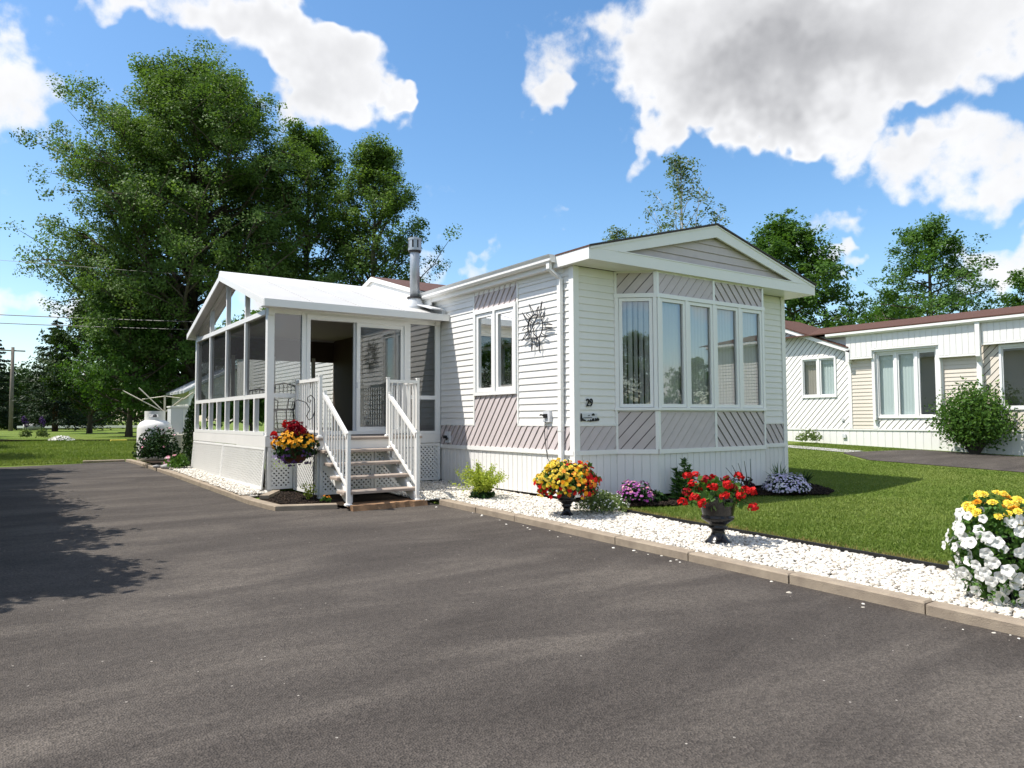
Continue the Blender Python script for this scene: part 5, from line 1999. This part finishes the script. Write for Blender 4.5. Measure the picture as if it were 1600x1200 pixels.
# urn 1: dome of yellow, orange and red begonias at the home's corner
rng = np.random.default_rng(81)
L = Vector((-.85, -.84, gz(-.84)+.07))
u1 = urn('flower_urn', L, .66, 'black urn with a dome of yellow and red flowers near the home corner')
c = (L.x, L.y, L.z+.40)
p, d = dome(rng, 1500, c, .37, .25, -.5, .35)
leaf_obj('foliage', p, .06, M['leaf_deep'], u1, rng, .7)
p, d = dome(rng, 620, c, .41, .28, -.45)
q_, d_ = dome(rng, 230, c, .41, .28, -.4, .9)
leaf_obj('outer_leaves', q_, .06, M['leaf_green'], u1, rng, .7)
# which colour grows where on the dome: yellow toward the left, red to the right and low
right = np.array(_R)
side = d@right+rng.normal(size=len(d))*.28
mk = np.where(side < -.05, 0, np.where(side > .52, 2, rng.choice([0, 1, 3, 2], len(d), p=[.32, .28, .2, .2])))
mk = np.where((d[:, 2] < -.05) & (rng.random(len(d)) < .6), 2, mk)
mk = np.where((side < -.72) & (d[:, 2] < .1), 2, mk)
for k, mm, nm in ((0, 'p_yellow', 'yellow_blossoms'), (1, 'p_gold', 'golden_blossoms'), (3, 'p_orange', 'orange_blossoms'), (2, 'p_red', 'red_blossoms')):
    s_ = mk == k
    bloom_cloud(nm, p[s_], d[s_], .032, M[mm], u1, rng, 'double' if k < 2 else 'simple')

# urn 2: red geraniums
L = Vector((-.74, -3.08, gz(-3.08)+.07))
u2 = urn('flower_urn', L, .82, 'black urn of loose red geraniums standing on the gravel strip', wide=1.2)
rng = np.random.default_rng(82)
c = np.array((L.x, L.y, L.z+.47))
p, d = dome(rng, 420, c, .28, .17, -.5, .3)
leaf_obj('foliage', p, .075, M['leaf_green'], u2, rng, .9)
heads = []
for k in range(26):
    a = k*2.4
    r = .10+.27*((k+.5)/26)**.5
    h = .06+.15*rng.random()-.20*max(0, (r-.24)/.12)
    heads.append(c+np.array([r*math.cos(a), r*math.sin(a), h]))
heads.append(c+np.array(_R)*-.30+np.array([0, 0, .20]))
heads.append(c+np.array(_R)*.36+np.array([0, 0, -.10]))
m = MB()
for h in heads:
    m.tube([c+np.array([0, 0, -.04]), (c+h)/2+np.array([0, 0, .04]), h], .004, 4, cap=False)
m.obj('stems', M['leaf_green'], u2)
hm = []
for h in heads:
    q, d = dome(rng, 24, h, .046, .038, -.6, .8)
    bloom_cloud('geranium_head', q, d, .021, M['p_red'] if rng.random() < .8 else M['p_dred'], u2, rng)
m = MB()
for k in range(5):
    b_ = c+np.array(_R)*(.17+.03*k)+np.array([0, 0, .05])
    m.tube([b_, b_+np.array([.02*k, 0, .14]), b_+np.array([.05*(k-2), .02, .24+.02*k])], [.004, .004, .002], 4)
m.obj('grass_spikes', M['leaf_deep'], u2)

# urn 3: yellow marigolds over white petunias at the right edge
L = Vector((-.83, -5.62, gz(-5.62)+.07))
u3 = urn('flower_urn', L, .82, 'black urn hidden by white petunias and yellow marigolds at the right edge')
rng = np.random.default_rng(83)
c = np.array((L.x, L.y, L.z+.33))
p, d = dome(rng, 4200, c, .30, .40, -.9, .3)
leaf_obj('foliage', p, .045, M['leaf_green'], u3, rng, .6)
me = bloom_mesh('petunia', M['p_white'], 'petunia', .037)
mg = bloom_mesh('marigold', M['p_yellow'], 'double', .038)
mo = bloom_mesh('marigold', M['p_gold'], 'double', .038)
toc = (np.array(CAM)-c)
toc[2] = 0
toc /= np.linalg.norm(toc)


def facing(d, rng, s=.35):
    v = Vector(tuple(d+rng.normal(size=3)*s)).normalized()
    return v.to_track_quat('Z', 'Y').to_euler()


def spread(rng, n, c, rx, rz_, zlo, zhi, mind, tries=4000, lump=.08):
    out = []
    for _ in range(tries):
        d = rng.normal(size=3)
        d /= np.linalg.norm(d)
        if not zlo < d[2] < zhi:
            continue
        q = c+d*np.array([rx, rx, rz_])*(1+lump*float(np.clip(rng.normal(), -1.2, .9)))
        if all(np.linalg.norm(q-o_[0]) > mind for o_ in out):
            out.append((q, d))
        if len(out) >= n:
            break
    return out


for q, d in spread(rng, 190, c, .315, .38, -.88, .74, .047, 14000, .10):
    inst('petunia', me, q, u3, rot=facing(d*np.array([1, 1, .5])+toc*.25, rng, .25), scale=[rng.uniform(.8, 1.12)]*3)
for q, d in spread(rng, 34, c+np.array([0, 0, .06]), .27, .36, .60, 1.0, .052):
    inst('marigold', mg if rng.random() < .75 else mo, q, u3, rot=facing(d*np.array([.7, .7, 1])+toc*.3, rng, .2), scale=[rng.uniform(.8, 1.1)]*3)

# hanging basket on a shepherd's hook in the corner bed
hb = Vector((-2.86, 2.54, gz(2.54)+.05))
hk = empty('basket_hook', hb, 'black scrolled iron pole holding the hanging basket beside the steps', 'plant hook')
hx = np.array(_R)
hp = np.array(hb)
def hpt(a, z):
    return tuple(hp+hx*a+np.array([0, 0, z]))
MB().tube([hpt(0, -.1), hpt(0.005, .6), hpt(.01, 1.40)], .008, 6).obj('pole', M['iron'], hk)
m = MB()
m.tube([hpt(.01, 1.40), hpt(.0, 1.49), hpt(-.05, 1.54), hpt(-.10, 1.50), hpt(-.09, 1.44), hpt(-.055, 1.43), hpt(-.05, 1.47)], .007, 6)
m.tube([hpt(.01, 1.31), hpt(-.02, 1.21), hpt(-.075, 1.17), (hpt(-.11, 1.23)), hpt(-.06, 1.33), hpt(-.12, 1.43), hpt(-.24, 1.47), hpt(-.32, 1.43), hpt(-.33, 1.35)], .007, 6)
m.obj('scroll_arm', M['iron'], hk)
rng = np.random.default_rng(84)
bc = np.array(hpt(-.27, .78))
ba = empty('hanging_basket', tuple(bc-np.array([0, 0, .2])), 'brown hanging basket of orange and dark red flowers beside the steps', 'hanging basket')
MB().lathe([(.09, -.24), (.14, -.20), (.19, -.10), (.21, -.02), (.20, -.02), (.10, -.06)], tuple(bc), 24).obj('basket', M['basket'], ba, True)
m = MB()
top = np.array(hpt(-.33, 1.34))
for k in range(3):
    a = k*2.094
    m.tube([tuple(bc+np.array([.2*math.cos(a), .2*math.sin(a), 0])), tuple(top)], .003, 4)
m.obj('hanger_wires', M['iron'], ba)
p, d = dome(rng, 1800, bc, .31, .22, -.8, .4)
leaf_obj('foliage', p, .06, M['leaf_deep'], ba, rng, .6)
p, d = dome(rng, 170, bc+np.array([0, 0, .03]), .31, .19, -.25, .9)
bloom_cloud('orange_blossoms', p, d, .027, M['p_gold'], ba, rng, 'petunia')
p, d = dome(rng, 150, bc+np.array([0, 0, .17]), .17, .20, -.1, .7)
bloom_cloud('dark_red_blossoms', p, d, .034, M['p_dred'], ba, rng, 'double')
p, d = dome(rng, 90, bc+np.array([0, 0, -.13]), .29, .16, -1, .9)
bloom_cloud('violet_blossoms', p[p[:, 2] < bc[2]], d[p[:, 2] < bc[2]], .028, M['p_violet'], ba, rng)
p, d = dome(rng, 22, bc-hx*.31+np.array([0, 0, .16]), .055, .06, -1, .7)
bloom_cloud('red_blossoms', p, d, .028, M['p_red'], ba, rng, 'double')
p, d = dome(rng, 26, bc-hx*.15+np.array([0, 0, .33]), .06, .06, -1, .7)
bloom_cloud('red_blossoms', p, d, .022, M['p_red'], ba, rng, 'double')
p, d = dome(rng, 26, bc-hx*.27+np.array([0, 0, -.14]), .08, .06, -1, .6)
bloom_cloud('lilac_blossoms', p, d, .022, M['p_lilac'], ba, rng)


def plant(name, label, loc, cat='plant', group=None):
    return empty(name, loc, label, cat, group)


def mound(name, label, x, y, z, r, h, lm, n, ls, seed, blooms=(), zmin=-.1, cat='plant', aspect=.5, shell=.35):
    rng = np.random.default_rng(seed)
    root = plant(name, label, (x, y, z), cat)
    p, d = dome(rng, n, (x, y, z+h*.25), r, h*.75, zmin, shell)
    leaf_obj('foliage', p, ls, M[lm], root, rng, aspect, .6)
    for (nm, mk_, nb_, rb, zz) in blooms:
        p, d = dome(rng, nb_, (x, y, z+h*.27), r*1.0, h*.78, zz, .92)
        bloom_cloud(nm, p, d+np.array([0, 0, .5]), rb, M[mk_], root, rng)
    return root


def fountain(name, label, x, y, z, nst, L, spread_, lm, lw, seed, cat='plant', leaves=0, ls=.06):
    """arching stems or strap leaves; with leaves>0 each stem carries leaflets"""
    rng = np.random.default_rng(seed)
    root = plant(name, label, (x, y, z), cat)
    V, F, A, C, D = [], [], [], [], []
    for i in range(nst):
        az = rng.uniform(0, 6.28)
        l = L*rng.uniform(.55, 1.0)
        s = spread_*rng.uniform(.15, 1.0)
        pts = []
        for k in range(6):
            t = k/5
            pts.append(np.array([x+math.cos(az)*s*t**1.4+rng.normal()*.01, y+math.sin(az)*s*t**1.4+rng.normal()*.01, z+l*(t-.32*(s/spread_)*t*t)]))
        w = lw*np.array([.5, 1, 1, .8, .5, .05])
        sd_ = np.array([-math.sin(az), math.cos(az), 0])
        b_ = len(V)
        for q, ww in zip(pts, w):
            V += [q-sd_*ww, q+sd_*ww]
        for k in range(5):
            F.append((b_+2*k, b_+2*k+1, b_+2*k+3, b_+2*k+2))
            A.append(rng.random())
        if leaves:
            for j in range(leaves):
                t = .25+.75*rng.random()
                k = min(4, int(t*5))
                f = t*5-k
                C.append(pts[k]*(1-f)+pts[k+1]*f+rng.normal(size=3)*ls*.5)
    me = np_mesh('stems', np.array(V), np.array(F), M[lm], A)
    o = bpy.data.objects.new('stems' if leaves else 'leaves', me)
    link(o, root)
    if leaves:
        leaf_obj('foliage', C, ls, M[lm], root, rng, .38, .4)
    return root


ZB = lambda y: gz(y)+.10
fountain('spirea_shrub', 'yellow green feathery shrub on the white gravel by the steps', -.78, 1.22, gz(1.2)+.06, 70, .62, .48, 'leaf_yellow', .004, 91, 'shrub', 70, .045)
mound('dark_tuft', 'dark leafy base under the yellow green shrub', -.78, 1.22, gz(1.2)+.06, .2, .16, 'leaf_deep', 240, .09, 92)
mound('white_flower_plant', 'grey green plant with tiny white flowers right of the corner urn', -.30, -.88, ZB(-.9)-.03, .33, .28, 'leaf_grey', 1700, .045, 93, (('white_blossoms', 'p_white', 130, .012, .0),))
mound('purple_flower_plant', 'mound of purple pink flowers in front of the skirting', .55, -.62, ZB(-.6), .27, .30, 'leaf_deep', 1100, .05, 94, (('purple_blossoms', 'p_purple', 190, .021, -.05), ('pink_blossoms', 'p_pink', 60, .019, .1)))
mound('lavender_flower_plant', 'large low cushion of lilac white flowers by the right corner', 3.40, -1.05, ZB(-1.1), .36, .30, 'leaf_deep', 1300, .05, 95, (('lilac_blossoms', 'p_lilac', 520, .022, -.1), ('white_blossoms', 'p_white', 130, .018, 0)))
mound('lavender_flower_plant', 'small cushion of lilac white flowers behind the red geranium urn', 2.30, -.88, ZB(-.9), .22, .26, 'leaf_deep', 700, .05, 96, (('lilac_blossoms', 'p_lilac', 240, .022, -.1), ('white_blossoms', 'p_white', 110, .02, 0)))
mound('plum_plant', 'low dark red leaved plant between the two lilac cushions', 2.78, -.72, ZB(-.7), .18, .25, 'leaf_plum', 420, .08, 97)
mound('dark_tuft', 'dark low leaves beside the purple flower mound', .95, -.62, ZB(-.6), .16, .14, 'leaf_deep', 260, .08, 98)
fountain('fern_clump', 'dark green arching leaf clump at the right corner of the home', 3.95, -.55, ZB(-.5), 46, .50, .34, 'leaf_green', .014, 99)
fountain('fern_clump', 'dark fern like clump beside the lilac cushion near the lawn', 4.55, -.62, ZB(-.6), 40, .34, .34, 'leaf_deep', .012, 100)
# lily spike
rng = np.random.default_rng(101)
ly = plant('lily_plant', 'tall green lily stalks with whorled leaves before the skirting', (1.50, -.62, ZB(-.6)))
m = MB()
C, D = [], []
for k in range(5):
    bx, by = 1.50+rng.normal()*.07, -.62+rng.normal()*.05
    h = (.60, .46, .40, .36, .5)[k]
    m.tube([(bx, by, ZB(-.6)), (bx+.01, by, ZB(-.6)+h)], .006, 5)
    for j in range(110):
        t = rng.random()
        a = rng.uniform(0, 6.28)
        rr = .085*(1-t*.75)
        C.append((bx+rr*math.cos(a)*.8, by+rr*math.sin(a)*.8, ZB(-.6)+h*t))
        D.append((math.cos(a), math.sin(a), .35))
m.obj('stalks', M['leaf_green'], ly)
leaf_obj('leaves', np.array(C), .12, M['leaf_green'], ly, rng, .2, 0, np.array(D))
# planter bed by the steps
fountain('young_perennial', 'small sparse perennial with one orange flower in the corner bed', -2.93, 2.55, gz(2.5)+.05, 14, .34, .16, 'leaf_yellow', .005, 102, 'plant', 9, .05)
mound('marigold_plant', 'tiny orange flowered plant in the corner bed by the steps', -2.80, 2.20, gz(2.2)+.05, .09, .10, 'leaf_green', 90, .04, 103, (('orange_blossoms', 'p_orange', 8, .02, .2),))
# downspout splash board at the sunroom corner
m = MB()
m.prism([(-3.50, 3.02), (-3.12, 3.62), (-3.02, 3.58), (-3.38, 2.96)], lambda p, t: (p[0], p[1], gz(p[1])+t), .06, .11)
m.obj('splash_block', M['kerb'], None, label='pale concrete splash block at the sunroom corner', cat='splash block')

# ------------------------------------------------------------------ rear garden: tank, cabinet, shrubs, clothes line, shed
def groundpt(u, D, dz=0):
    p_ = at_ground(u, D)
    return Vector((p_.x, p_.y, p_.z+dz))


T = groundpt(242, 18.2)
T.z = gz(T.y)+.05
tk = empty('propane_tank', T, 'large white propane tank beside the sunroom', 'propane tank')
MB().lathe([(.30, 0), (.38, .02), (.40, .10), (.40, .80), (.385, .88), (.33, .96), (.24, 1.01), (.10, 1.03)], tuple(T), 32).obj('body', M['tank'], tk, True)
MB().lathe([(.28, -.04), (.28, .04), (.26, .04)], tuple(T), 24).obj('foot_ring', M['tank'], tk)
m = MB()
n = 40
toC = math.atan2(CAM.y-T.y, CAM.x-T.x)
for k in range(n):
    a0, a1 = 2*math.pi*k/n, 2*math.pi*(k+1)/n
    am = ((a0+a1)/2-toC+.15+math.pi) % (2*math.pi)-math.pi
    zs = [(.99, 1.24)] if abs(am) > .42 else [(.99, 1.09), (1.16, 1.24)]
    for z0, z1 in zs:
        m.prism([(.235*math.cos(a0), .235*math.sin(a0)), (.235*math.cos(a1), .235*math.sin(a1)), (.22*math.cos(a1), .22*math.sin(a1)), (.22*math.cos(a0), .22*math.sin(a0))], lambda p, t: (T.x+p[0], T.y+p[1], T.z+t), z0, z1)
m.obj('collar', M['tank'], tk)
MB().lathe([(.05, 1.0), (.05, 1.12), (.03, 1.16)], tuple(T), 12).obj('valve', M['iron'], tk)

Cb = groundpt(284, 20.5)
Cb.z = gz(Cb.y)+.06
cb = empty('garden_cabinet', Cb, 'pale grey metal cabinet on legs between tank and sunroom', 'cabinet')
MB().box(Cb.x-.33, Cb.x+.33, Cb.y-.25, Cb.y+.25, Cb.z+.62, Cb.z+1.32).obj('body', M['grey'], cb)
MB().box(Cb.x-.35, Cb.x+.35, Cb.y-.28, Cb.y+.28, Cb.z+1.32, Cb.z+1.36).obj('lid', M['trim'], cb)
m = MB()
m.box(Cb.x-.01, Cb.x+.01, Cb.y-.265, Cb.y-.25, Cb.z+.66, Cb.z+1.28)
m.obj('door_seam', M['trim'], cb)
for sx in (-.29, .29):
    for sy in (-.21, .21):
        MB().box(Cb.x+sx-.03, Cb.x+sx+.03, Cb.y+sy-.03, Cb.y+sy+.03, Cb.z, Cb.z+.62).obj('leg', M['beige'], cb)
hpmp = empty('heat_pump', (Cb.x-.25, Cb.y-.05, Cb.z), 'beige heat pump unit under the grey cabinet', 'heat pump')
MB().cbox(Cb.x-.48, Cb.x+.18, Cb.y-.42, Cb.y-.30, Cb.z+.05, Cb.z+.58, .02).obj('casing', M['beige'], hpmp)
m = MB()
for k in range(9):
    m.box(Cb.x-.45, Cb.x-.10, Cb.y-.43, Cb.y-.42, Cb.z+.10+.05*k, Cb.z+.12+.05*k)
m.obj('grille', M['stone'], hpmp)

Q = groundpt(247, 17.0)
mound('rose_bush', 'dark green bush with small pale flowers before the propane tank', Q.x, Q.y, gz(Q.y)+.05, .50, .85, 'leaf_deep', 2300, .08, 111, (('pale_blossoms', 'p_pink', 14, .03, .0),), cat='bush')
fountain('rose_sprays', 'upright reddish sprays growing out of the bush before the tank', Q.x+.05, Q.y+.05, gz(Q.y)+.4, 22, .62, .3, 'leaf_plum', .004, 112, 'bush', 12, .05)
Q = groundpt(270, 16.2)
mound('pink_flower_plant', 'low plant with pink blooms beside the kerb at the rear bed', Q.x, Q.y, gz(Q.y)+.06, .18, .24, 'leaf_green', 320, .07, 113, (('pink_blossoms', 'p_pink', 22, .045, .0), ('white_blossoms', 'p_white', 6, .04, .0)))
Q = groundpt(281, 15.6)
mound('green_perennial', 'bright green leafy perennial at the foot of the cedar', Q.x, Q.y, gz(Q.y)+.06, .22, .30, 'leaf_maple', 420, .09, 114)
for i, (u, D, r, lb) in enumerate(((262, 15.7, .12, 'flat grey stone lying by the kerb of the rear bed'), (285, 16.8, .15, 'pale round stone between tank and cedar'), (246, 15.9, .07, 'small pinkish stone at the edge of the rear bed'))):
    Q = groundpt(u, D)
    iv, jf = icosa()
    rr = np.random.default_rng(120+i)
    v_ = iv*(1+rr.uniform(-.15, .15, (12, 1)))*np.array([r*1.3, r, r*.6])+np.array([Q.x, Q.y, gz(Q.y)+.08+r*.2])
    MB().add([tuple(a) for a in v_], [tuple(int(k) for k in f) for f in jf]).obj('garden_stone', M['stone'], None, True, label=lb, cat='stone')

# cedar column against the sunroom corner
rng = np.random.default_rng(115)
cx_, cy_ = -2.98, 9.62
cdr = plant('cedar_shrub', 'narrow dark cedar shrub at the rear corner of the sunroom', (cx_, cy_, gz(cy_)), 'shrub')
MB().tube([(cx_, cy_, gz(cy_)-.05), (cx_, cy_, gz(cy_)+1.4)], [.03, .01], 6).obj('trunk', M['bark'], cdr)
n = 5200
t = rng.random(n)**.8
a = rng.uniform(0, 6.28, n)
r = .34*(1-t**1.7)**.6*(.65+.42*rng.random(n))*(1+.12*np.sin(9*t+3*a))
C = np.column_stack([cx_+r*np.cos(a), cy_+r*np.sin(a), gz(cy_)+.06+1.72*t])
leaf_obj('crown', C, .075, M['cedar'], cdr, rng, .4, 1.4)

# rotary clothes line
K = groundpt(257, 24.0)
cl = empty('clothes_line', K, 'folding rotary clothes line with pale arms behind the propane tank', 'clothes line')
MB().tube([K, K+Vector((0, 0, 1.75))], .028, 8).obj('pole', M['beige'], cl)
hub = K+Vector((0, 0, 1.18))
for (u, v) in ((193, 611), (217, 606), (286, 622), (302, 613)):
    e = at(u, v, 24.0)
    MB().tube([hub, e], .020, 6).obj('arm', M['beige'], cl)
m = MB()
for (u, v) in ((222, 624), (281, 622)):
    m.tube([K+Vector((0, 0, 1.72)), at(u, v, 24.0)], .016, 6)
m.obj('brace', M['beige'], cl)

# shed gable behind the sunroom
S_ = at_ground(366, 34)
sh = empty('garden_shed', (S_.x, S_.y, S_.z), 'white gabled shed peeping out behind the sunroom', 'shed')
FSH = frame((S_.x-2.0, S_.y), (1, 0), (0, -1))
m = MB()
m.prism([(0, 0), (4, 0), (4, 2.1), (2, 3.15), (0, 2.1)], lambda p, t: FSH(p[0], t, S_.z+p[1]), -4, -.02)
m.obj('wall', M['skirt'], sh)
boards(FSH, [(0, S_.z), (4, S_.z), (4, S_.z+2.1), (2, S_.z+3.15), (0, S_.z+2.1)], 0, .15, .01, M['skirt'], sh, 'siding_board', -.02, t0=.014, t1=.004)
m = MB()
m.prism([(-.25, 2.0), (2, 3.2), (4.25, 2.0), (4.25, 2.12), (2, 3.32), (-.25, 2.12)], lambda p, t: FSH(p[0], t, S_.z+p[1]), -4.2, .2)
m.obj('roof', M['grey'], sh)

# utility pole and wires
U = groundpt(17, 62)
up = empty('utility_pole', U, 'grey wooden utility pole at the far left edge', 'utility pole')
MB().tube([U-Vector((0, 0, .3)), U+Vector((0, 0, 7.2))], [.17, .12], 8).obj('pole', M['pole'], up, True)
MB().tube([U+Vector((-.9, 0, 6.9)), U+Vector((.9, 0, 6.9))], .06, 6).obj('crossarm', M['pole'], up)


def wire(name, a, b, sag, r, label):
    pts = [a.lerp(b, t)-Vector((0, 0, sag*4*t*(1-t))) for t in np.linspace(0, 1, 22)]
    MB().tube(pts, r, 5).obj(name, M['iron'], None, label=label, cat='wire', group='overhead wires at the left')


wire('overhead_wire', at(-300, 476, 34), at(420, 506, 34), .10, .022, 'upper of two thick overhead wires crossing the poplar at left')
wire('overhead_wire', at(-300, 490, 34), at(420, 518, 34), .10, .020, 'lower of two thick overhead wires crossing the poplar at left')
wire('overhead_wire', at(-300, 380, 34), at(330, 432, 34), .05, .009, 'thin single overhead wire above the two thick ones')

# rear lawn details
m = MB()
for (u0, u1, D) in ((-20, 60, 29.5), (60, 130, 29.5), (130, 215, 29.0)):
    a, b = groundpt(u0, D), groundpt(u1, D)
    m.prism([(a.x, a.y), (b.x, b.y), (b.x, b.y+.35), (a.x, a.y+.35)], lambda p, t: (p[0], p[1], gz(30)+.03+t), .0, .06)
m.obj('rear_border_soil', M['soil'], None, label='thin dark garden border across the rear lawn', cat='garden border')
for i, (u, lb) in enumerate(((40, 'left one of two dark purple lupins on the rear lawn border'), (67, 'right one of two dark purple lupins on the rear lawn border'))):
    Q = groundpt(u, 29.4)
    rng = np.random.default_rng(130+i)
    lp = plant('lupin_plant', lb, Q, 'plant', 'lupins on the rear border')
    p, d = dome(rng, 220, (Q.x, Q.y, Q.z+.25), .24, .30, -.3, .3)
    leaf_obj('foliage', p, .14, M['leaf_grey'], lp, rng, .3)
    m = MB()
    for k in range(2):
        m.tube([Q+Vector((.04*k, 0, .2)), Q+Vector((.08*k-.06, 0, 1.0-.12*k))], .012, 5)
    m.obj('stems', M['leaf_green'], lp)
    for k in range(2):
        p, d = dome(rng, 40, (Q.x+.08*k-.06, Q.y, Q.z+.88-.14*k), .07, .16, -1, .8)
        bloom_cloud('flower_spike', p, d, .04, M['p_violet'], lp, rng)
Q = groundpt(97, 29.2)
mound('white_flower_patch', 'low patch of white flowers on the rear lawn border', Q.x, Q.y, Q.z, .42, .20, 'leaf_grey', 300, .08, 133, (('white_blossoms', 'p_white', 260, .04, -.1),))
Q = groundpt(186, 28.6)
MB().cbox(Q.x-.28, Q.x+.28, Q.y-.12, Q.y+.12, Q.z, Q.z+.07, .01).obj('yellow_plank', mat('yellow_paint', (.62, .52, .08), .6), None, label='short yellow plank lying on the rear lawn', cat='plank')
a, b = groundpt(27, 64), groundpt(235, 64)
m = MB()
m.prism([(a.x, a.y), (b.x, b.y), (b.x, b.y+.2), (a.x, a.y+.2)], lambda p, t: (p[0], p[1], a.z+t), .22, .42)
m.obj('low_rail', M['trim'], None, label='low white rail along the far side of the rear lawn', cat='rail')
Q = groundpt(53, 62)
iv, jf = icosa()
v_ = iv*np.array([.9, .6, .36])+np.array([Q.x, Q.y, Q.z+.35])
MB().add([tuple(p_) for p_ in v_], [tuple(int(k) for k in f) for f in jf]).obj('boulder', M['stone'], None, True, label='dark grey boulder by the white rail at far left', cat='boulder')

# bush in front of the neighbouring home
B = groundpt(1521, 17.4)
B.z = lawn_z(B.x, B.y)
rng = np.random.default_rng(140)
nbsh = plant('neighbour_bush', 'rounded dense green bush before the neighbouring home', B, 'bush')
m = MB()
C = []
for k in range(46):
    a = k*2.4
    t = (k+.5)/46
    e = B+Vector((.78*math.cos(a)*(t**.5), .78*math.sin(a)*(t**.5), .25+1.35*(1-t*.62)*rng.uniform(.75, 1.05)))
    m.tube([B+Vector((.06*math.cos(a), .06*math.sin(a), -.05)), B.lerp(e, .5)+Vector((0, 0, .12)), e], [.018, .012, .004], 4, cap=False)
    for f in (.45, .7, .85, 1.0):
        q = B.lerp(e, f)
        C.append(np.array(q)+rng.normal(size=(44, 3))*np.array([.17, .17, .13]))
m.obj('stems', M['bark'], nbsh)
C = np.concatenate(C)
leaf_obj('crown', C[C[:, 2] > B.z+.08], .085, M['leaf_maple'], nbsh, rng, .55, .2)
Q = groundpt(1258, 24.0)
mound('white_flower_plant', 'pale flowered plant at the foot of the neighbouring skirting', 12.5, 4.35, lawn_z(12.5, 4.4), .38, .42, 'leaf_grey', 500, .08, 141, (('white_blossoms', 'p_white', 60, .03, 0),))
